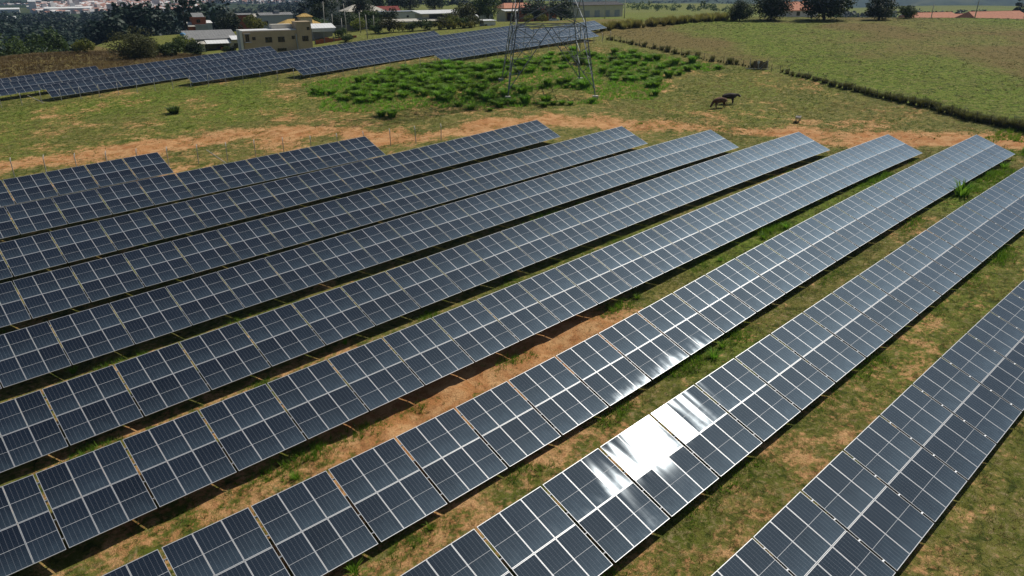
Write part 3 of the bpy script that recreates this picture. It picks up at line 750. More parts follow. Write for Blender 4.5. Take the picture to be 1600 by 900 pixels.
# ------------------------------------------------------------------ lattice pylon
py = empty('transmission_pylon', (PYL[0], PYL[1], gz1(*PYL)), math.radians(-37.2), 'grey steel lattice pylon on concrete footings in the weedy patch', 'pylon')
def hw(z):      # half width of the body at height z
    return 7.4-z*.150 if z < 34 else 2.3-.03*(z-34)
gz0 = py.location.z; cr, sr = math.cos(py.rotation_euler.z), math.sin(py.rotation_euler.z)
def foot_z(sx, sy):
    x, y = sx*7.4, sy*7.4; return gz1(PYL[0]+x*cr-y*sr, PYL[1]+x*sr+y*cr)-gz0
CORN = [(-1, -1), (1, -1), (1, 1), (-1, 1)]
lev = [0, 4.2, 10.6, 15.8, 20.2, 24, 27.4, 30.6, 34, 38, 42, 46]
def corner(c, z): return Vector((c[0]*hw(z), c[1]*hw(z), z))
for c in CORN:
    fz = foot_z(*c)
    MB().box(c[0]*7.4-.45, c[0]*7.4+.45, c[1]*7.4-.45, c[1]*7.4+.45, fz-.4, fz+.45).build('footing', 'concrete', py)
    b = MB(); w = .15
    for z0, z1 in [(fz+.3, 34), (34, 46)]:
        p0 = Vector((c[0]*hw(max(z0, 0)), c[1]*hw(max(z0, 0)), z0)) if z0 < 1 else corner(c, z0); p1 = corner(c, z1)
        for ax in (Vector((-c[0]*w/2, 0, 0)), Vector((0, -c[1]*w/2, 0))):      # an angle section: two flanges
            q0, q1 = p0+ax, p1+ax
            b.bar(p0+ax*.55, p1+ax*.55, .05 if ax.x == 0 else w, w if ax.x == 0 else .05)
    b.build('leg', 'steel_dull', py)
    # redundant members beside each leg
for k in range(4):
    c0, c1 = CORN[k], CORN[(k+1) % 4]
    def A(z): return corner(c0, z)
    def B(z): return corner(c1, z)
    def Mid(z): return (A(z)+B(z))/2
    b = MB()
    # lowest panel: inverted V to the middle of the first girder, with sub-struts back to the legs
    b.bar(A(.8), Mid(10.6), .12); b.bar(B(.8), Mid(10.6), .12); b.bar(A(10.6), B(10.6), .12)
    for P_, Q_ in ((A, -1), (B, 1)):
        s0 = P_(.8); s1 = Mid(10.6)
        for f, zl in ((.28, 3.2), (.28, 5.0), (.52, 5.6), (.52, 7.6), (.76, 8.2), (.76, 10.6)):
            b.bar(s0.lerp(s1, f), P_(zl), .09)
    b.bar(A(.8).lerp(Mid(10.6), .52), A(10.6).lerp(B(10.6), .25), .06); b.bar(B(.8).lerp(Mid(10.6), .52), A(10.6).lerp(B(10.6), .75), .06)
    for z0, z1 in zip(lev[2:-1], lev[3:]):
        q_ = .12 if z0 < 16 else .06; b.bar(A(z0), B(z1), q_); b.bar(B(z0), A(z1), q_); b.bar(A(z1), B(z1), q_*.85)
        if z1 < 28:
            m0 = (A(z0)+B(z1)+B(z0)+A(z1))/4
            b.bar(m0, A((z0+z1)/2), .06); b.bar(m0, B((z0+z1)/2), .06)
            b.bar(A(z0).lerp(B(z1), .25), A(z0*.7+z1*.3), .05); b.bar(B(z0).lerp(A(z1), .25), B(z0*.7+z1*.3), .05)
    b.build('face_bracing', 'steel_dull', py)
b = MB()
b.bar(corner(CORN[0], 10.6), corner(CORN[2], 10.6), .08); b.bar(corner(CORN[1], 10.6), corner(CORN[3], 10.6), .08)
for k in range(4):
    b.bar((corner(CORN[k], 10.6)+corner(CORN[(k+1) % 4], 10.6))/2, (corner(CORN[(k+1) % 4], 10.6)+corner(CORN[(k+2) % 4], 10.6))/2, .08)
b.build('plan_bracing', 'steel_dull', py)
for z in (34, 40, 46):
    for sx in (-1, 1):
        b = MB(); tip = Vector((sx*7.5, 0, z+.2)); h = hw(z)
        for sy in (-1, 1):
            b.bar((sx*h, sy*h, z), tip, .07); b.bar((sx*h, sy*h, z+1.6 if z < 46 else z-1.4), tip, .06)
            for f in (.3, .6): b.bar(Vector((sx*h, sy*h, z)).lerp(tip, f), Vector((sx*h, sy*h, z+1.6 if z < 46 else z-1.4)).lerp(tip, f), .04)
        b.build('crossarm', 'galvanised', py)

# ------------------------------------------------------------------ grazing cattle
def cow(loc, rz, label, hide, blaze, graze=True):
    """one skinned body: pelvis root, spine, neck, head, four jointed legs, tail; ears and horns as children"""
    root = empty('cow', loc, rz, label, 'cow', 'cattle grazing on the slope'); root.scale = (1.25, 1.25, 1.25)
    vs, es, rd = [], [], []
    def v(p, r, parent=None):
        vs.append(p); rd.append(r); i = len(vs)-1
        if parent is not None: es.append((parent, i))
        return i
    pel = v((-.62, 0, 1.08), (.25, .27)); lo = v((-.25, 0, 1.06), (.27, .30), pel); ch = v((.22, 0, 1.04), (.28, .34), lo); sh = v((.55, 0, 1.08), (.23, .28), ch)
    if graze: n1 = v((.85, 0, .92), (.13, .18), sh); n2 = v((1.10, .04, .60), (.10, .13), n1); hd = v((1.22, .05, .36), (.095, .11), n2); mz = v((1.34, .05, .12), (.065, .07), hd)
    else: n1 = v((.85, 0, 1.14), (.13, .18), sh); n2 = v((1.06, 0, 1.20), (.10, .13), n1); hd = v((1.26, .02, 1.14), (.105, .12), n2); mz = v((1.50, .03, .92), (.075, .08), hd)
    for s in (-1, 1):
        hip = v((-.66, s*.17, .92), (.13, .16), pel); kn = v((-.50, s*.19, .66), (.09, .10), hip); hk = v((-.72, s*.19, .44), (.055, .06), kn); an = v((-.66, s*.19, .12), (.038, .04), hk); v((-.60, s*.19, .03), (.05, .05), an)
        sd = v((.52, s*.17, .84), (.11, .14), sh); el = v((.46, s*.18, .62), (.08, .085), sd); wr = v((.54, s*.18, .38), (.052, .055), el); fa = v((.52, s*.18, .11), (.036, .038), wr); v((.56, s*.18, .03), (.05, .05), fa)
    tl = v((-.86, 0, 1.14), (.05, .05), pel); t2 = v((-.95, .02, .80), (.03, .03), tl); v((-.94, .03, .48), (.045, .045), t2)
    me = bpy.data.meshes.new('body'); me.from_pydata(vs, es, []); me.materials.append(MATS[hide])
    o = link(bpy.data.objects.new('body', me), root)
    md = o.modifiers.new('skin', 'SKIN'); md.use_smooth_shade = True
    o.modifiers.new('sub', 'SUBSURF').levels = 2; o.modifiers['sub'].render_levels = 2
    for i, r in enumerate(rd): me.skin_vertices[0].data[i].radius = (r[0]*1.3, r[1]*1.3)
    me.skin_vertices[0].data[0].use_root = True
    H_ = Vector(vs[hd]); M_ = Vector(vs[mz]); ax = (M_-H_).normalized(); top = H_-ax*.08
    for s in (-1, 1):
        MB().tube([top+Vector((0, s*.08, .02)), top+Vector((-.02, s*.2, .05)), top+Vector((-.03, s*.29, .0))], [.03, .05, .008], 6).build('ear', hide, root, True)
        MB().tube([top+Vector((.0, s*.06, .05)), top+Vector((.02, s*.13, .12)), top+Vector((.05, s*.14, .2))], [.022, .016, .005], 6).build('horn', 'trough_wood', root, True)
    if blaze:
        MB().tube([H_+ax*.02, H_+ax*.12+Vector((.03, 0, .03)), M_+ax*.03], [.10, .10, .07], 8).build('white_face', 'hide_white', root, True)
    return root
def gp(x, y): return (x, y, gz1(x, y)-.02)
cow(gp(107.4, 68.0), math.radians(150), 'dark brown cow grazing head down, the lower left of the pair', 'cow_brown', False)
cow(gp(110.9, 68.6), math.radians(-42), 'dark cow with a white face, the upper right of the pair', 'cow_dark', True, False)

# ------------------------------------------------------------------ trees
def leaf_cloud(rg, centers, radii, n_per, size, flat=.75):
    """leaf-sized quads spread through clump volumes; returns verts, faces, tint"""
    V = []; T = []
    for c, r, n in zip(centers, radii, n_per):
        d = rg.normal(0, 1, (n, 3)); d /= np.linalg.norm(d, axis=1)[:, None]
        rr = r*rg.uniform(.35, 1.0, n)**.5; p = c+d*rr[:, None]*np.array([1, 1, flat])
        u = rg.normal(0, 1, (n, 3))+d*.0; u[:, 2] *= .5; u /= np.linalg.norm(u, axis=1)[:, None]
        w = np.cross(u, d+rg.normal(0, .5, (n, 3))+np.array([0, 0, .4])); w /= np.linalg.norm(w, axis=1)[:, None]+1e-9
        s = size*rg.uniform(.55, 1.25, n)[:, None]
        q = np.stack([p-u*s, p+w*s*.55, p+u*s, p-w*s*.55], 1); V.append(q)
        t = np.clip(.5+rg.normal(0, .22)+rg.normal(0, .15, n), 0, 1); T.append(np.repeat(t, 4))
    V = np.concatenate(V).reshape(-1, 3); T = np.concatenate(T)
    return V, np.arange(len(V)).reshape(-1, 4), T
def tree_proto(mat, seed, h, r, z0, clumps=34, leaves=2600, size=.32, shape='round', trunk=.22):
    rg = np.random.default_rng(seed); C = []; R_ = []; N_ = []
    for i in range(clumps):
        while True:
            d = rg.uniform(-1, 1, 3)
            if .25 < np.linalg.norm(d) < 1: break
        if shape == 'tall':
            f = rg.uniform(); rad = r*(.35+.65*math.sin(PI*min(1, f*.85+.15)))*math.sqrt(rg.uniform(.1, 1)); a = rg.uniform(0, 2*PI)
            c = np.array([math.cos(a)*rad, math.sin(a)*rad, z0+f*(h-z0)*.95]); cr_ = r*rg.uniform(.28, .5)
        else:
            c = np.array([d[0]*r*.8, d[1]*r*.8, z0+(h-z0)*(.48+.44*d[2])]); cr_ = r*rg.uniform(.22, .42)
        C.append(c); R_.append(cr_); N_.append(max(12, int(leaves/clumps*(cr_/(r*.33))**2)))
    V, Fq, T = leaf_cloud(rg, C, R_, N_, size)
    crown = np_mesh('crown', V, Fq, mat, T)
    b = MB(); top = z0+(h-z0)*.55
    b.tube([(0, 0, -.4), (.03*h*.1, 0, z0*.5), (0, .02*h*.1, z0+.2), (.02, 0, top)], [trunk*1.5, trunk, trunk*.8, trunk*.25], 7)
    for c in C[:9]:
        s = Vector((0, 0, z0*.7+.25*(c[2]-z0*.7))); e = Vector(c); m = s.lerp(e, .5)+Vector((0, 0, .1*r))
        b.tube([s, m, e], [trunk*.45, trunk*.28, trunk*.08], 5, 0, False)
    return crown, b.mesh('trunk', 'bark', True)
def put_tree(name, proto, x, y, sc, label, cat='tree', group=None, sz=1.0, rz=None):
    t = empty(name, (x, y, gz1(x, y)-.1), random.uniform(0, 2*PI) if rz is None else rz, label, cat, group); t.scale = (sc, sc, sc*sz)
    link(bpy.data.objects.new('trunk', proto[1]), t); link(bpy.data.objects.new('crown', proto[0]), t)
    return t
olive = tree_proto('crown_olive', 1, 7.4, 6.4, .3, 70, 6500, .26, 'round', .25)
darkR = tree_proto('crown_dark', 2, 9.0, 6.2, .5, 70, 6500, .30, 'round', .35)
darkS = tree_proto('crown_dark', 3, 5.2, 3.6, .2, 36, 2600, .24, 'round', .2)
midR = tree_proto('crown_mid', 4, 10.5, 5.2, .6, 46, 3800, .30, 'round', .3)
midS = tree_proto('crown_mid', 5, 3.4, 2.6, .3, 26, 1700, .22, 'round', .12)
yelS = tree_proto('crown_yellow', 6, 4.6, 3.2, .5, 26, 1700, .26, 'round', .14)
olvS = tree_proto('crown_olive', 7, 3.6, 2.8, .4, 26, 1700, .22, 'round', .12)
euc = tree_proto('crown_blue', 8, 22, 3.2, 6, 30, 1900, .48, 'tall', .3)
darkT = tree_proto('crown_dark', 9, 20, 8.5, 4, 60, 4600, .48, 'round', .5)
put_tree('spreading_tree', olive, 62.2, 210.7, 1.02, 'broad olive green tree behind the left end of the far field')
put_tree('green_tree', midS, 71.5, 216.5, 1.15, 'bright green bush at the right foot of the broad olive tree')
put_tree('green_tree', yelS, 68.5, 221, 1.15, 'yellow green tree peeping out behind the broad olive tree')
put_tree('green_tree', midS, 75.6, 219.5, 1.5, 'green tree right of the broad olive tree, left one of two')
put_tree('dark_tree', darkS, 80.2, 217.0, .85, 'dark tree beside the grey roofed house, right one of two')
put_tree('dark_shrub', midS, 90.5, 219.5, .8, 'green shrub before the white side wall of the tan building')
put_tree('yellow_green_tree', yelS, 86.5, 243.5, 1.25, 'yellow green tree left of the blue water tank')
put_tree('yellow_green_tree', yelS, 72, 233, 1.0, 'yellow green bush behind the broad olive tree')
put_tree('yellow_green_tree', yelS, 58, 240, .9, 'yellow green bush at the top of the brown slope')
put_tree('yellow_green_tree', yelS, 131, 291, 1.5, 'yellow green tree between the two brick houses')
put_tree('dark_tree', darkS, 125, 300, 1.5, 'dark tree behind the left brick house')
put_tree('green_bush', midS, 141, 278, 1.2, 'green bush before the long grey wall')
for (x, y, s, lab) in [(124, 344, .86, 'tall eucalyptus behind the left brick house'), (206, 412, .95, 'left eucalyptus above the yellow tiled roof'), (214, 410, 1.05, 'middle eucalyptus above the yellow tiled roof'),
                       (223, 405, .9, 'right eucalyptus above the yellow tiled roof'), (190, 400, .85, 'slim eucalyptus left of the yellow tiled roof'), (318, 357, .95, 'eucalyptus right of the big green tree'), (326, 352, .85, 'slimmer eucalyptus right of the big green tree'), (402, 107.7, .8, 'tall eucalyptus at the top right edge'), (409, 102, .75, 'outermost eucalyptus at the top right edge')]:
    put_tree('eucalyptus_tree', euc, x, y, s, lab, 'tree', 'eucalyptus trees')
for (x, y, p, s, lab) in [(153, 262, 'd', 1.25, 'dark garden tree left of the leaning power pole'), (160, 266, 'm', 1.7, 'green garden tree before the hipped house'), (166, 262, 'm', 1.9, 'second green garden tree before the hipped house'), (172, 259, 'd', 1.2, 'dark garden tree left of the verandah roof'), (147, 256, 'd', 1.1, 'low dark tree behind the short power poles'), (143, 262, 'm', 1.6, 'green tree right of the yellow tiled roof')]:
    put_tree('garden_tree', darkS if p == 'd' else midS, x, y, s, lab, 'tree', 'garden trees between the power poles')
put_tree('large_dark_tree', darkT, 172.5, 311, .98, 'large dark tree behind the power poles')
put_tree('large_dark_tree', darkT, 186, 300, .62, 'smaller dark tree right of the large dark one')
put_tree('large_dark_tree', darkT, 160, 292, .5, 'low dark tree left of the power poles')
for k in range(7): put_tree('wood_tree', darkT, 215+k*9.5, 400-k*6+random.uniform(-4, 4), random.uniform(.72, .95), 'dark tree in the row behind the grey hipped roof', 'tree', 'dark trees behind the hipped roof')
SHR = [('olive shrub', olvS), ('green shrub', midS), ('yellow green shrub', yelS)]
k = 0
for (x, y, p, s, lab) in [(139.5, 219, 1, .9, 'green shrub beside the sandy path'), (143.5, 217, 0, 1.35, 'tall olive shrub right of the sandy path'), (147, 214.5, 2, .75, 'yellow shrub behind the far field, left of the banana plants'),
    (149.5, 212, 1, 1.0, 'dark green shrub behind the end of the fourth far row'), (153, 210, 1, 1.15, 'green shrub under the pale verandah roof'), (156.5, 206.5, 0, 1.1, 'olive shrub under the pale verandah roof'),
    (160, 204, 2, .95, 'yellow green shrub at the right end of the verandah roof'), (162.5, 202.5, 1, 1.1, 'green shrub before the grey wall of the slab roofed house'), (165.5, 201.5, 0, 1.1, 'olive shrub left of the white shed'),
    (168.5, 203.5, 0, 1.0, 'olive shrub behind the white shed'), (167.5, 214, 0, 1.3, 'olive tree left of the white domed tank'), (150, 236, 1, 1.2, 'green shrub before the white hipped house'), (155, 240, 1, 1.1, 'green shrub under the hipped house windows'),
    (146, 240, 2, 1.0, 'yellow green shrub at the foot of the leaning power pole'), (186, 196, 2, .7, 'yellow green bush right of the white shed'), (190, 193, 2, .6, 'low yellow bush behind the pylon'), (131, 226, 1, .9, 'green shrub behind the unfinished brick wall'), (125.5, 213.5, 1, .75, 'green bush before the unfinished brick wall')]:
    put_tree('garden_shrub', SHR[p][1], x, y, s, lab, 'shrub', 'garden shrubs behind the far field')
put_tree('large_green_tree', midR, 197.0, 229.5, 1.15, 'large bright green tree right of the slab roofed house')
put_tree('green_tree', olvS, 188, 231, 1.9, 'olive tree between the slab roofed house and the large green tree')
put_tree('green_tree', midS, 199.5, 249, 1.7, 'green tree behind the slab roofed house')
put_tree('dark_tree', darkS, 223, 231, 1.75, 'dark tree behind the parked white car')
put_tree('dark_tree', darkS, 231, 224, 1.85, 'dark tree right of the parked white car')
put_tree('round_dark_tree', darkR, 209.4, 118.6, 1.05, 'dark tree at the left end of the pasture crest')
put_tree('round_dark_tree', darkR, 217.6, 106.7, 1.25, 'largest dark tree on the pasture crest, with a broad crown')
put_tree('round_dark_tree', darkR, 227.2, 95.4, .78, 'rounded dark tree standing alone on the pasture crest')
put_tree('round_dark_tree', darkR, 202.5, 124.5, .62, 'low dark tree at the end of the yellow cane strip')
put_tree('crest_bush', midS, 238.0, 92.3, 1.15, 'dull green bush right of the lone rounded tree')
put_tree('crest_bush', darkS, 247, 95, .7, 'dark bush between rounded tree and tiled roofs')
put_tree('crest_bush', darkS, 352, 128, .9, 'dark bush between the two salmon roofs')
put_tree('crest_bush', midS, 305, 78, 1.1, 'green bush at the right end of the salmon roofs')

# yellowish cane along the top of the pasture: each clump a plant
CANE = [tussock_mesh('cane_clump', 'cane_leaf', 120, 2.3, 1.3, .06, 500+i, .45) for i in range(4)]
for k in range(120):
    f = rw.random(); x = 156+(206-156)*f+rw.uniform(-1, 1); y = 139-(139-127)*f+rw.uniform(0, 9)*(1-.3*f)
    plant('cane_clump', CANE, x, y, rw.uniform(.7, 1.2), 'yellowish tall cane clump in the %s third of the strip above the pasture' % ('left', 'middle', 'right')[min(2, int(f*3))], 'cane', 'yellowish cane above the pasture, %d' % int(f*3))
for k, (x, y) in enumerate([(157.5, 203.5), (158.8, 202.2), (161.4, 200.5), (163.6, 199.4), (155.6, 205.6)]):
    plant('banana_plant', CANE, x, y, 1.15, 'yellow green banana plant in the row behind the far field', 'banana plant', 'banana plants behind the far field')

# woods far away
def wood(name, label_kind, pts, mats_seed, h0, h1, quads, size, mat):
    rg = np.random.default_rng(mats_seed); n = len(pts); z = gz(pts[:, 0], pts[:, 1])
    h = rg.uniform(h0, h1, n); r = h*rg.uniform(.30, .48, n)
    d = rg.normal(0, 1, (n, quads, 3)); d /= np.linalg.norm(d, axis=2)[..., None]; d[..., 2] = np.abs(d[..., 2])*1.35-.35
    p = d*(r[:, None]*rg.uniform(.55, 1, (n, quads)))[..., None]; p[..., 2] *= 1.15
    p[..., 0] += pts[:, 0, None]; p[..., 1] += pts[:, 1, None]; p[..., 2] += (z+h*.62)[:, None]
    u = rg.normal(0, 1, (n, quads, 3)); u[..., 2] *= .4; u /= np.linalg.norm(u, axis=2)[..., None]
    w = np.cross(u, d+rg.normal(0, .4, d.shape)); w /= np.linalg.norm(w, axis=2)[..., None]+1e-9
    s = (size*h/12)[:, None, None]*rg.uniform(.6, 1.3, (n, quads, 1))
    V = np.stack([p-u*s, p+w*s*.7, p+u*s, p-w*s*.7], 2).reshape(-1, 3)
    T = np.repeat(np.clip(rg.uniform(0, .8, n)[:, None]+rg.normal(0, .15, (n, quads)), 0, 1).ravel(), 4)
    o = link(bpy.data.objects.new(name, np_mesh(name, V, np.arange(len(V)).reshape(-1, 4), mat, T))); tag(o, kind='stuff'); return o
def sector(a0, a1, d0, d1, n, rg, dens_pow=1.0):
    a = np.radians(rg.uniform(a0, a1, n))+HEAD; d = (rg.uniform(d0**dens_pow, d1**dens_pow, n))**(1/dens_pow)
    return np.stack([d*np.sin(a), d*np.cos(a)], -1)
rg = np.random.default_rng(17)
wood('valley_wood', 0, sector(-40, -20, 385, 720, 900, rg), 1, 11, 21, 150, .8, 'crown_blue')
wood('valley_wood', 0, sector(-40, -11, 600, 1150, 1500, rg), 2, 7, 15, 70, 1.1, 'crown_blue')
wood('valley_scrub', 0, sector(-40, -29.8, 290, 400, 150, rg), 3, 6, 12, 150, .62, 'crown_mid')
wood('distant_wood', 0, np.concatenate([sector(-40, -8, 1150, 1330, 260, rg), sector(-40, 40, 2050, 2600, 900, rg), sector(-26, -8, 1500, 2000, 200, rg)]), 4, 6, 12, 24, 1.8, 'crown_blue')
wood('tree_belt', 0, np.concatenate([sector(22, 31.5, 830, 880, 95, rg), sector(-9, 0, 700, 760, 60, rg), sector(33, 36, 640, 680, 14, rg)]), 5, 7, 11, 60, 1.3, 'crown_blue')
wood('tree_belt', 0, np.concatenate([sector(-10, 30, 560, 900, 90, rg), sector(6, 16, 600, 760, 40, rg), sector(16, 34, 420, 640, 26, rg)]), 6, 4, 8, 60, 1.0, 'crown_mid')

# ------------------------------------------------------------------ buildings
class House:
    """local frame: x along the facade, y away from the viewer, z up from the ground"""
    def __init__(s, name, x, y, rot, label, cat='house', group=None, z=None):
        s.root = empty(name, (x, y, gz1(x, y)-.15 if z is None else z), math.radians(rot), label, cat, group)
    def box(s, name, x0, x1, y0, y1, z0, z1, mat, parent=None):
        if z0 == -.3: z0 = -2.5
        return MB().box(x0, x1, y0, y1, z0, z1).build(name, mat, parent or s.root)
    def window(s, x, z, w, h, y=0.0, side=None, nx=2):
        """framed window standing in the wall: frame proud, panes set back"""
        fr = MB(); t = .07
        def bx(mb, a0, a1, b0, b1, c0, c1):
            if side is None: mb.box(a0, a1, b0, b1, c0, c1)
            else: mb.box(b0, b1, a0, a1, c0, c1)
        y0, y1 = y-.05, y+.04
        bx(fr, x-w/2-t, x+w/2+t, y0, y1, z-t, z); bx(fr, x-w/2-t, x+w/2+t, y0, y1, z+h, z+h+t)
        bx(fr, x-w/2-t, x-w/2, y0, y1, z, z+h); bx(fr, x+w/2, x+w/2+t, y0, y1, z, z+h)
        f = fr.build('window', 'frame_dark', s.root)
        for k in range(nx):
            p = MB(); bx(p, x-w/2+w*k/nx+.02, x-w/2+w*(k+1)/nx-.02, y-.025, y-.01, z, z+h); p.build('pane', 'window_and_shade_dark', f)
        return f
    def slope_roof(s, x0, x1, y0, y1, z0, z1, th, mat, name='roof'):
        """single pitch rising from the front eave z0 to the back z1"""
        b = MB(); vs = [(x0, y0, z0), (x1, y0, z0), (x1, y1, z1), (x0, y1, z1)]
        b.add(vs+[(x, y, z+th) for x, y, z in vs], [(0, 3, 2, 1), (4, 5, 6, 7), (0, 1, 5, 4), (1, 2, 6, 5), (2, 3, 7, 6), (3, 0, 4, 7)])
        n = max(3, int((x1-x0)/.9))
        for k in range(n):                              # raised seams
            x = x0+(x1-x0)*(k+.5)/n; b.bar((x, y0+.02, z0+th+.015), (x, y1-.02, z1+th+.015), .06, .04)
        return b.build(name, mat, s.root)
    def gable_roof(s, x0, x1, y0, y1, z0, z1, mat, hip=0.0, name='roof'):
        """ridge along x; hip>0 pulls the ridge ends in"""
        ym = (y0+y1)/2; t = .16; b = MB()
        lo = [(x0, y0, z0), (x1, y0, z0), (x1, y1, z0), (x0, y1, z0)]; r = [(x0+hip, ym, z1), (x1-hip, ym, z1)]
        v = lo+r+[(x, y, z-t) for x, y, z in lo]
        b.add(v, [(0, 1, 5, 4), (2, 3, 4, 5), (1, 2, 5), (3, 0, 4), (6, 7, 1, 0), (7, 8, 2, 1), (8, 9, 3, 2), (9, 6, 0, 3), (9, 8, 7, 6)])
        n = max(4, int((x1-x0)/.8))
        for k in range(n+1):                            # tile courses running down the front and back slopes
            x = x0+(x1-x0)*k/n; xr = min(max(x, x0+hip), x1-hip) if hip else x
            f = 1.0 if not hip else min(1, (x-x0)/hip if x < x0+hip else ((x1-x)/hip if x > x1-hip else 1))
            if f < .05: continue
            b.bar((x, y0, z0+.02), (x, y0+(ym-y0)*f, z0+(z1-z0)*f+.02), .12, .05)
        b.bar(r[0], r[1], .22, .12)
        return b.build(name, mat, s.root)

# tan two-storey building
h = House('tan_building', 93.6, 216.1, -13, 'tan two storey building with dark windows and a white side wall', 'building', z=7.9)
h.box('wall', 0, 15.3, .0, 8, -.3, 5.6, 'tan_plaster'); h.box('side_wall', -.25, -.003, .4, 8.2, -.3, 5.9, 'white_plaster'); h.box('side_wall', -.9, -.253, -.3, .4, -.3, 5.9, 'white_plaster')
h.box('stair_tower', 15.303, 19.6, -.15, 5, -.3, 7.9, 'tan_plaster'); h.box('roof_slab', -.2, 15.25, .25, 7.8, 5.6, 5.85, 'roof_white'); h.box('parapet', 9.2, 15.2, 4.5, 7.9, 5.853, 7.1, 'roof_pale')
h.box('balcony', .2, 2.0, -.9, -.003, 2.6, 2.75, 'grey_plaster'); h.box('balcony_canopy', .2, 2.0, -.7, -.003, 4.9, 5.05, 'grey_plaster'); h.window(1.1, 2.9, .9, 1.9)
for x, z, w, hh in ((2.9, 3.3, .8, .7), (7.0, 2.5, 1.8, 1.35), (10.6, 2.5, 1.8, 1.35), (14.1, 3.2, .8, .8)): h.window(x, z, w, hh)
h.window(17.6, 2.5, 1.7, 1.35, -.15); h.window(18.7, 5.6, .7, .7, -.15)
h.box('door', 9.2, 11.8, -.06, -.003, 0, .75, 'window_and_shade_dark'); MB().tube([(14.9, -.35, 4.6), (15.1, -.3, .2)], .14, 8).build('drain_pipe', 'roof_blue_grey', h.root)
# grey roofed low house with blue tank
h = House('grey_house', 90.5, 250.5, -13, 'low grey house with a broad fibre cement roof and white verandah edge', 'house', z=5.5)
h.box('wall', .4, 16, 3.0, 12, -.3, 4.2, 'grey_plaster'); h.slope_roof(-.2, 15.6, 2.6, 13, 4.1, 6.3, .14, 'roof_fibre')
h.slope_roof(5.2, 12.8, -1.0, 3.4, 2.9, 4.0, .1, 'roof_white', 'verandah_roof'); h.box('verandah_shade', 5.2, 12.2, 2.2, 2.4, -.3, 2.9, 'window_and_shade_dark')  # dark sheet at the back paints the shade under the verandah roof
h.box('garden_wall', 9.2, 12.2, -1.6, -1.4, -.3, 1.7, 'brick_red'); h.box('annex', .8, 4.6, -.8, 2.9, -.3, 2.9, 'cream_plaster'); h.slope_roof(.2, 5.0, -1.4, 3.0, 2.9, 3.6, .1, 'roof_pale', 'annex_roof'); h.window(3.0, 1.1, 1.2, 1.2, -.8)
h.slope_roof(12.9, 16.2, -1.2, 3.2, 3.9, 4.9, .1, 'roof_white', 'awning'); h.box('porch_wall', 12.5, 16, .2, .4, -.3, 3.6, 'roof_pale'); h.window(14.5, 1.2, 1.6, 1.5, .2)
tk = empty('water_tank', (92.2, 259, 10.3), 0, 'blue water tank on the left corner of the grey roof', 'water tank')
MB().tube([(0, 0, -1.6), (0, 0, .1), (0, 0, 1.0), (0, 0, 1.15)], [.8, .85, .85, .5], 14).build('barrel', 'tank_blue', tk, True); MB().tube([(0, 0, 1.12), (0, 0, 1.28)], [.5, .35], 12).build('lid', 'tank_blue', tk)
# brick houses at the left
h = House('brick_house', 117.6, 318, -13, 'small unplastered brick house with a grey upper storey', 'house', z=7.5)
h.box('wall', 0, 5.3, 0, 6, -.3, 6.3, 'brick_red'); h.box('plaster_band', .9, 5.6, -.9, -.003, -.3, 3.6, 'grey_plaster'); h.slope_roof(.6, 5.0, .5, 6, 6.3, 7.7, .12, 'roof_fibre'); h.slope_roof(5.0, 7.6, -.4, 5, 4.0, 4.8, .12, 'roof_white', 'side_roof'); h.box('side_wall', 5.303, 7.4, 0, 5, -.3, 4.0, 'roof_blue_grey'); h.slope_roof(-1.8, .9, -1.3, 3, 2.9, 4.4, .12, 'roof_pale', 'porch_roof'); h.box('porch', -1.6, -.003, -.8, 3, -.3, 2.9, 'brick_red'); h.window(2.4, 4.3, 1.3, 1.1)
h = House('brick_house', 135.0, 313.5, -13, 'long brick house with a grey wing behind the yellow green tree', 'house', z=7.7)
h.box('wall', 0, 5.9, 0, 6, -.3, 6.6, 'brick_red'); h.slope_roof(-.3, 6.1, -.3, 6.3, 6.6, 7.0, .12, 'roof_fibre'); h.box('wing', 5.903, 10, .5, 6, -.3, 6.0, 'grey_plaster'); h.slope_roof(6.12, 10.1, -1.0, 6, 5.6, 6.7, .12, 'roof_pale', 'wing_roof'); h.box('opening_shade', 6.5, 9.3, .44, .497, 2.2, 4.6, 'window_and_shade_dark'); h.window(2.6, 3.4, 1.4, 1.2)  # the wing's opening is a dark sheet on the wall, its inner shade painted
h = House('grey_walled_house', 138.0, 299.5, -13, 'house with a long blank grey wall left of the yellow roof', 'house', z=8.5)
h.box('wall', 0, 12.6, 0, 8, -.3, 6.0, 'roof_blue_grey'); h.gable_roof(-.3, 12.9, -.1, 8.3, 6.0, 6.9, 'roof_fibre'); h.box('rooftop_box', 6.2, 8, 2, 4, 6.5, 7.7, 'grey_plaster'); h.window(1.9, 2.6, 1.2, 1.2)
# yellow tiled house
h = House('yellow_roof_house', 126.2, 259, -13, 'house with a yellow tiled hip roof and a tiled tower', 'house', z=7.0)
h.box('wall', 1.0, 15.2, 1, 10, -.3, 5.2, 'cream_plaster'); h.gable_roof(0, 16.2, 0, 11, 5.2, 7.4, 'roof_yellow', 4.2); h.box('tower', 7.6, 11.8, 1.5, 5.5, 5.0, 8.2, 'cream_plaster'); h.gable_roof(7.2, 12.2, 1.1, 5.9, 8.2, 9.2, 'roof_yellow', 1.8, 'tower_roof'); h.window(3.2, 2.4, 1.4, 1.3, 1); h.window(13.2, 2.4, 1.4, 1.3, 1)
h = House('metal_roof_shed', 122.4, 229.5, -13, 'open shed with a white metal roof right of the tan building', 'shed', z=9.4)
h.slope_roof(0, 8.0, 0, 5, 3.3, 4.5, .12, 'roof_white'); h.box('fascia', 0, 7.6, -.1, -.003, 2.3, 3.25, 'white_plaster'); h.box('back_wall', 0, 8, 4.6, 4.8, -.3, 3.9, 'grey_plaster')
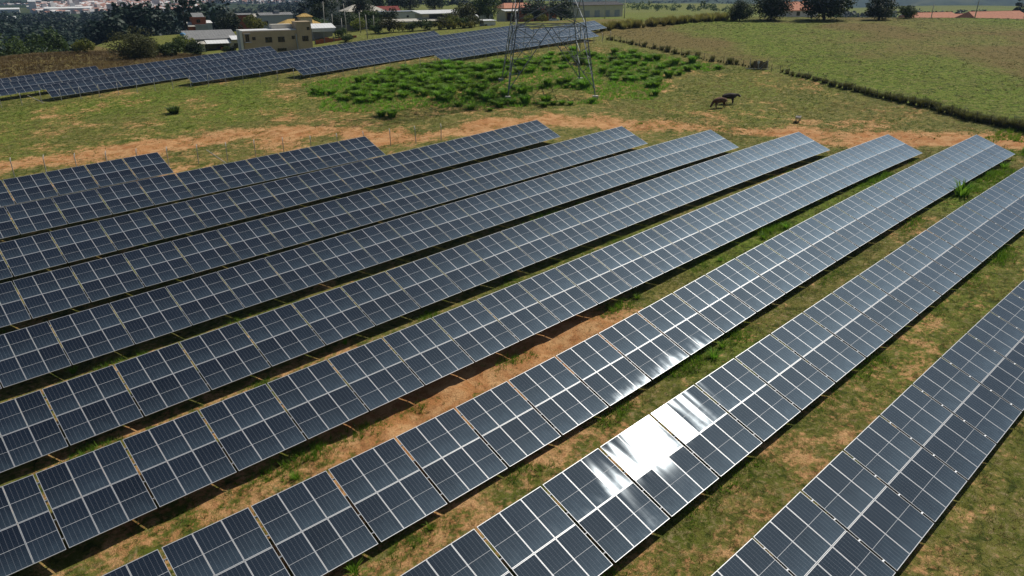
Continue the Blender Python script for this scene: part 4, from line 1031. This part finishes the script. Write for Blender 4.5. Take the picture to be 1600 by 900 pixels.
for x in (.2, 3.8, 7.6): h.box('column', x-.1, x+.1, .1, .3, -.3, 3.3, 'grey_plaster')
bw = House('brick_wall', 118.3, 220.5, -13, 'unfinished red brick wall behind the far field', 'wall')
hh_ = [1.6, 1.9, 2.3, 2.0, 1.8, 2.0, 2.1, 2.5, 2.6]
for k in range(9): bw.box('wall_section', k*1.5, k*1.5+1.47, 0, .22, -.3, hh_[k]-.2, 'brick_red')
for k in range(0, 10, 2): bw.box('pillar', k*1.5-.14, k*1.5+.11, -.1, -.003, -.3, 2.3, 'concrete_dark')
# white hipped house, red roof
h = House('hipped_house', 181.2, 306, -13, 'white house with a grey hipped roof and a red dormer', 'house', z=4.4)
h.box('wall', .8, 17, 1, 11, -.3, 10.2, 'white_plaster'); h.gable_roof(-.4, 18.4, 0, 12, 10.2, 13.0, 'roof_pale', 5.5); h.gable_roof(5.6, 9.6, 1.5, 6, 12.0, 13.8, 'roof_red', 1.2, 'dormer')
for x in (4.2, 6.6): h.window(x, 7.6, 1.9, 1.5, 1)
h.window(13.5, 7.4, 1.9, 1.5, 1)
h = House('grey_shed', 186, 330, -13, 'pale grey block above the hipped roof', 'building'); h.box('wall', -3, 5, 0, 6, -.3, 11.3, 'roof_pale'); h.slope_roof(-3.3, 5.3, -.3, 6.3, 11.3, 12.4, .15, 'roof_fibre'); h.slope_roof(2.2, 7.6, 1, 6, 12.6, 14.2, .15, 'roof_fibre', 'upper_roof'); h.window(0, 8, 1.4, 1.2)
h = House('red_roof_house', 203.8, 315, -13, 'house under a plain dark red roof', 'house', z=7.2); h.box('wall', .4, 10.2, .6, 9, -.3, 6.2, 'white_plaster'); h.gable_roof(0, 10.8, 0, 9.6, 6.2, 9.0, 'roof_red'); h.window(3, 3, 1.5, 1.3, .6)
# long white house and verandah roof
h = House('long_white_house', 174.6, 267.8, -13, 'long flat white house left of the slab roofed house', 'house', z=10.4)
h.box('wall', 0, 16.6, 0, 7, -.3, 5.0, 'white_plaster'); h.box('roof_slab', -.3, 17, -.3, 7.3, 5.003, 5.3, 'roof_blue_grey'); h.box('red_band', 3.5, 16.4, -.05, -.003, 2.0, 2.4, 'brick_red')
for x in (4.2, 10.5): h.window(x, 3.0, .8, .6)
h = House('verandah', 163.2, 249.2, -13, 'long pale verandah roof on posts before the white house', 'verandah', z=9.7)
h.slope_roof(0, 24, 0, 3.2, 2.9, 3.7, .18, 'roof_pale')
for k in range(7): h.box('column', .3+k*3.8, .5+k*3.8, .2, .4, -.3, 2.9, 'cream_plaster')
h = House('slab_roof_house', 179.6, 248.8, -13, 'modern house with a thin white slab roof and dark glazing', 'house', z=10.3)
h.box('wall', .6, 3.2, 0, 8, -.3, 4.7, 'cream_plaster'); h.slope_roof(-.8, 18.6, -1.4, 8.6, 4.75, 5.7, .25, 'roof_white'); h.box('wall', 10.0, 18, 0, 8, -.3, 4.2, 'grey_plaster'); h.box('back_wall', 3.203, 9.997, 2.2, 8, -.3, 4.6, 'concrete_dark')
h.box('lower_roof', 6.5, 15, -1.3, -.003, 3.3, 3.5, 'roof_white')
for x in (4.4, 6.0, 7.6): h.window(x, .6, 1.4, 2.9, 2.15)
h.window(11.8, 1.4, 2.2, 1.6); h.window(15.6, 2.9, 3.0, .6)
h = House('garden_wall', 197.5, 244, -13, 'grey block wall right of the slab roofed house', 'wall')
for k in range(5): h.box('wall_section', k*2.5, k*2.5+2.46, 0, .25, -.3, 2.8, 'grey_plaster')
h = House('garden_wall', 136.5, 246, -13, 'long grey garden wall behind the power poles', 'wall')
for k in range(8): h.box('wall_section', k*2.6, k*2.6+2.56, 0, .25, -.3, 3.0, 'concrete_dark')
h = House('white_shed', 170.9, 201.4, -13, 'small white shed behind the far field', 'shed', z=11.9)
h.box('wall', 0, 4.4, 0, 3.4, -.3, 2.4, 'white_plaster'); h.slope_roof(-.3, 4.7, -.3, 3.7, 2.4, 2.65, .14, 'roof_white'); h.window(.7, .6, .9, .7); h.window(3.0, .6, .4, .4)
dm = empty('dome_tank', (178.3, 214.4, gz1(178.3, 214.4)), 0, 'white domed tank on a stand above the shrubs', 'water tank')
MB().tube([(0, 0, 1.5), (0, 0, 2.4), (0, 0, 2.9), (0, 0, 3.15)], [.9, .9, .6, .15], 12).build('dome', 'roof_white', dm, True)
for a in range(4): MB().bar((.6*math.cos(a*PI/2), .6*math.sin(a*PI/2), -.1), (.6*math.cos(a*PI/2), .6*math.sin(a*PI/2), 1.5), .14).build('leg', 'concrete', dm)
# houses behind the pylon
h = House('orange_roof_house', 231.5, 259, -13, 'house with an orange roof and a white awning behind the pylon', 'house', z=10.3)
h.box('wall', 1, 16, 1, 9, -.3, 5.6, 'cream_plaster'); h.gable_roof(0, 17, 0, 10, 5.6, 7.6, 'roof_salmon', 2.5); h.slope_roof(-1.5, 9, -3.4, .4, 4.4, 5.0, .15, 'roof_white', 'awning'); h.box('opening_shade', 2, 8, .95, .997, .3, 3.6, 'window_and_shade_dark'); h.window(12, 2, 1.6, 1.3, 1)  # dark plate behind the awning paints the shade of an open front
for x in (-1.2, 3.5, 8.6): h.box('column', x-.1, x+.1, -3.2, -3.0, -.3, 4.4, 'cream_plaster')
h = House('brick_shop', 233.5, 246.5, -13, 'low brick building behind the parked white car', 'building', z=10.9)
h.box('wall', 0, 15, 0, 7, -.3, 4.6, 'brick_red'); h.slope_roof(-.3, 15.3, -.3, 7.3, 4.6, 5.3, .14, 'roof_red'); h.window(3, 1.4, 1.6, 1.4); h.window(8, 1.4, 1.6, 1.4); h.box('door', 11, 12.6, -.05, -.003, -.2, 2.3, 'frame_dark')
h = House('warehouse', 327.5, 303, -13, 'long cream warehouse with a dark roof right of the pylon', 'warehouse')
h.box('wall', 0, 30, 0, 14, -.3, 6.6, 'cream_plaster'); h.gable_roof(-.6, 30.6, -.8, 14.8, 6.6, 8.2, 'frame_dark')
for x in (5, 12, 19, 26): h.box('shutter_door', x-1.8, x+1.8, -.05, -.003, -.2, 3.8, 'grey_plaster')
# tiled roofs along the crest
def tiled(x, y, w, dpt, zb, hr, label, rot=-30, wallh=3.0):
    h = House('tiled_house', x, y, rot, label, 'house', 'salmon tiled roofs beyond the pasture', z=zb); g = gz1(x, y)-.3-zb
    h.box('wall', .5, w-.5, .5, dpt-.5, min(g, -.5), wallh, 'white_plaster'); h.gable_roof(0, w, 0, dpt, wallh, wallh+hr, 'roof_salmon', 1.5); h.window(w*.3, wallh-1.7, 1.4, 1.2, .5); h.window(w*.7, wallh-1.7, 1.4, 1.2, .5); return h
tiled(247.0, 133.0, 14.5, 9, 14.9, 2.6, 'house with a dull red roof between two dark crest trees', -13, 2.4)
tiled(333, 126, 27, 10, 9.6, 2.4, 'long house with a salmon roof, leftmost beyond the pasture', -22, 2.4)
tiled(358, 117.3, 11, 8, 8.8, 2.2, 'small salmon roof between the two long ones', -22, 2.6)
tiled(341, 105.2, 31, 12, 9.9, 3.0, 'largest salmon roof at the right end beyond the pasture', -22, 2.2)
# warehouses down in the valley
for (a, d, w, dp, hh2, lab) in [(-33.6, 1120, 30, 16, 9, 'white warehouse among the trees at the upper left'), (-33.3, 1480, 40, 16, 5, 'long white warehouse near the upper left corner'), (-30.4, 1420, 62, 20, 8, 'flat pale factory hall left of the town'), (-31.2, 1460, 10, 10, 17, 'small white tower left of the factory hall')]:
    A = math.radians(a)+HEAD; h = House('valley_warehouse', d*math.sin(A), d*math.cos(A), -13, lab, 'warehouse', 'pale halls in the valley')
    h.box('wall', 0, w, 0, dp, -2, hh2, 'white_plaster'); h.gable_roof(-.5, w+.5, -.5, dp+.5, hh2, hh2+2, 'roof_white')
A = math.radians(-30.6)+HEAD; h = House('valley_house', 640*math.sin(A), 640*math.cos(A), -13, 'orange roofed house among the dark valley trees', 'house')
h.box('wall', 0, 9, 0, 7, -1, 12, 'grey_plaster'); h.gable_roof(-.5, 9.5, -.5, 7.5, 12, 14.5, 'roof_salmon', 2)

# utility poles
def pole(x, y, hgt, label, lean=0.0, arm=True, mat='concrete'):
    p = empty('utility_pole', (x, y, gz1(x, y)), random.uniform(-.4, .4), label, 'utility pole', 'utility poles')
    MB().tube([(0, 0, -.4), (lean*.5, 0, hgt*.5), (lean, 0, hgt)], [.17, .14, .10], 8).build('shaft', mat, p, True)
    if arm:
        MB().box(lean-.9, lean+.9, -.05, .05, hgt-.7, hgt-.58).build('crossarm', 'timber', p)
        for q in (-.75, 0, .75): MB().tube([(lean+q, 0, hgt-.58), (lean+q, 0, hgt-.36)], [.06, .045], 6).build('insulator', 'white_plaster', p)
for (x, y, hg, lab, ln, am) in [(134.3, 242.7, 10.8, 'tall power pole left of the large dark tree', .3, True), (136.9, 232.5, 9.6, 'leaning tall power pole before the hipped house', -.5, True), (131.5, 211.2, 7.0, 'power pole standing close behind the far field', -.2, False),
    (140.1, 247.3, 6.3, 'short pole just right of the yellow tiled roof', 0, False), (132.9, 228.7, 5.5, 'short pole beside the unfinished brick wall', 0, False), (140.2, 229.4, 6.6, 'slim pole before the grey garden wall', 0, False), (143.5, 226, 5.2, 'short slim pole right of the leaning power pole', 0, False),
    (225, 224.8, 9.8, 'power pole beside the parked white car', 0, True), (209.9, 182.2, 8.6, 'power pole at the left end of the cane strip', 0, True), (213, 176, 6.6, 'slim pole rising from the cane strip', 0, False), (266, 83, 7.2, 'leaning pole before the largest salmon roof', .7, False), (276, 99, 5.0, 'thin pole before the leftmost salmon roof', 0, False)]:
    pole(x, y, hg, lab, ln, am)

# parked car
cr_ = empty('parked_car', (226.0, 222.8, gz1(226, 222.8)), math.radians(-40), 'white car parked beyond the far field behind the pylon', 'car')
b = MB(); prof = [(-2.1, .35), (-2.1, .85), (-1.95, .95), (-1.1, 1.0), (-.7, 1.0), (1.0, 1.0), (2.0, .88), (2.12, .7), (2.12, .35)]
def extr(b, prof, y0, y1, mi=0):
    n = len(prof); b.add([(x, y0, z) for x, z in prof]+[(x, y1, z) for x, z in prof], [tuple(range(n)), tuple(range(2*n-1, n-1, -1))]+[(i, i+n, (i+1) % n+n, (i+1) % n) for i in range(n)], mi)
extr(b, prof, -.85, .85); b.build('body', 'car_white', cr_)
b = MB(); extr(b, [(-1.5, 1.003), (-1.1, 1.42), (.35, 1.44), (1.05, 1.003)], -.72, .72); cb_ = b.build('cabin', 'car_white', cr_)
for y in (-.735, .722):
    b = MB(); extr(b, [(-1.2, 1.05), (-.95, 1.36), (-.35, 1.37), (-.35, 1.05)], y, y+.013); b.build('window', 'window_and_shade_dark', cr_); b = MB(); extr(b, [(-.27, 1.05), (-.27, 1.37), (.3, 1.37), (.85, 1.05)], y, y+.013); b.build('window', 'window_and_shade_dark', cr_)
for x in (-1.3, 1.3):
    for y in (-.8, .8):
        w_ = MB().tube([(x, y-.1, .33), (x, y+.1, .33)], .33, 14).build('wheel', 'tyre', cr_); MB().tube([(x, y-.112, .33), (x, y+.112, .33)], .18, 10).build('rim', 'galvanised', w_)
for y in (-.6, .6): MB().box(2.121, 2.14, y-.14, y+.14, .62, .76).build('headlight', 'roof_white', cr_)

# ------------------------------------------------------------------ distant town (too far to count)
rg = np.random.default_rng(23)
simple('town_wall', (.52, .48, .45), .9, .2, 0, .2, .02); simple('town_roof', (.36, .19, .14), .9, .2, 0, .3, .02); simple('town_pale', (.62, .60, .58), .8, .2, 0, .15, .02)
tb = MB()
tp_ = np.concatenate([sector(-31, -25, 1400, 1900, 900, rg), sector(-28, -21.5, 1420, 2100, 1100, rg), sector(-25, -13, 1800, 2300, 350, rg), sector(-38, -12, 2150, 2500, 260, rg)])
tz = gz(tp_[:, 0], tp_[:, 1])
for (x, y), z in zip(tp_, tz):
    w = rg.uniform(5, 9); d_ = rg.uniform(5, 8); hh3 = rg.uniform(3, 6) if rg.uniform() < .985 else rg.uniform(9, 16); q = Matrix.Translation((x, y, z)) @ Matrix.Rotation(rg.choice([0, .5, -.3]), 4, 'Z')
    big = rg.uniform() < .05
    if big: w *= 3; d_ *= 1.6
    tb.box(-w/2, w/2, -d_/2, d_/2, -2, hh3, 0 if rg.uniform() < .6 else 2, q)
    if hh3 < 10:
        r = [q @ Vector(v) for v in [(-w/2-.3, -d_/2-.3, hh3+.02), (w/2+.3, -d_/2-.3, hh3+.02), (w/2+.3, d_/2+.3, hh3+.02), (-w/2-.3, d_/2+.3, hh3+.02), (-w/2, 0, hh3+1.2), (w/2, 0, hh3+1.2)]]
        tb.add(r, [(0, 1, 5, 4), (2, 3, 4, 5), (1, 2, 5), (3, 0, 4)], 2 if big or rg.uniform() < .35 else 1)
tag(tb.build('distant_town', ['town_wall', 'town_roof', 'town_pale']), kind='stuff')

# ------------------------------------------------------------------ the air
m, nt, out = new_mat('haze'); N = NT(nt)
pv = N.n('VolumePrincipled'); pv.inputs['Color'].default_value = (.45, .66, 1.0, 1); pv.inputs['Density'].default_value = .00008; pv.inputs['Anisotropy'].default_value = .25
N.l(pv.outputs[0], out.inputs['Volume'])
zmax = float(GZ.max())
hz = MB().box(-9000, 9000, -9000, 9000, float(GZ.min())-2, max(zmax, 80)+10).build('haze', 'haze'); tag(hz, kind='stuff')
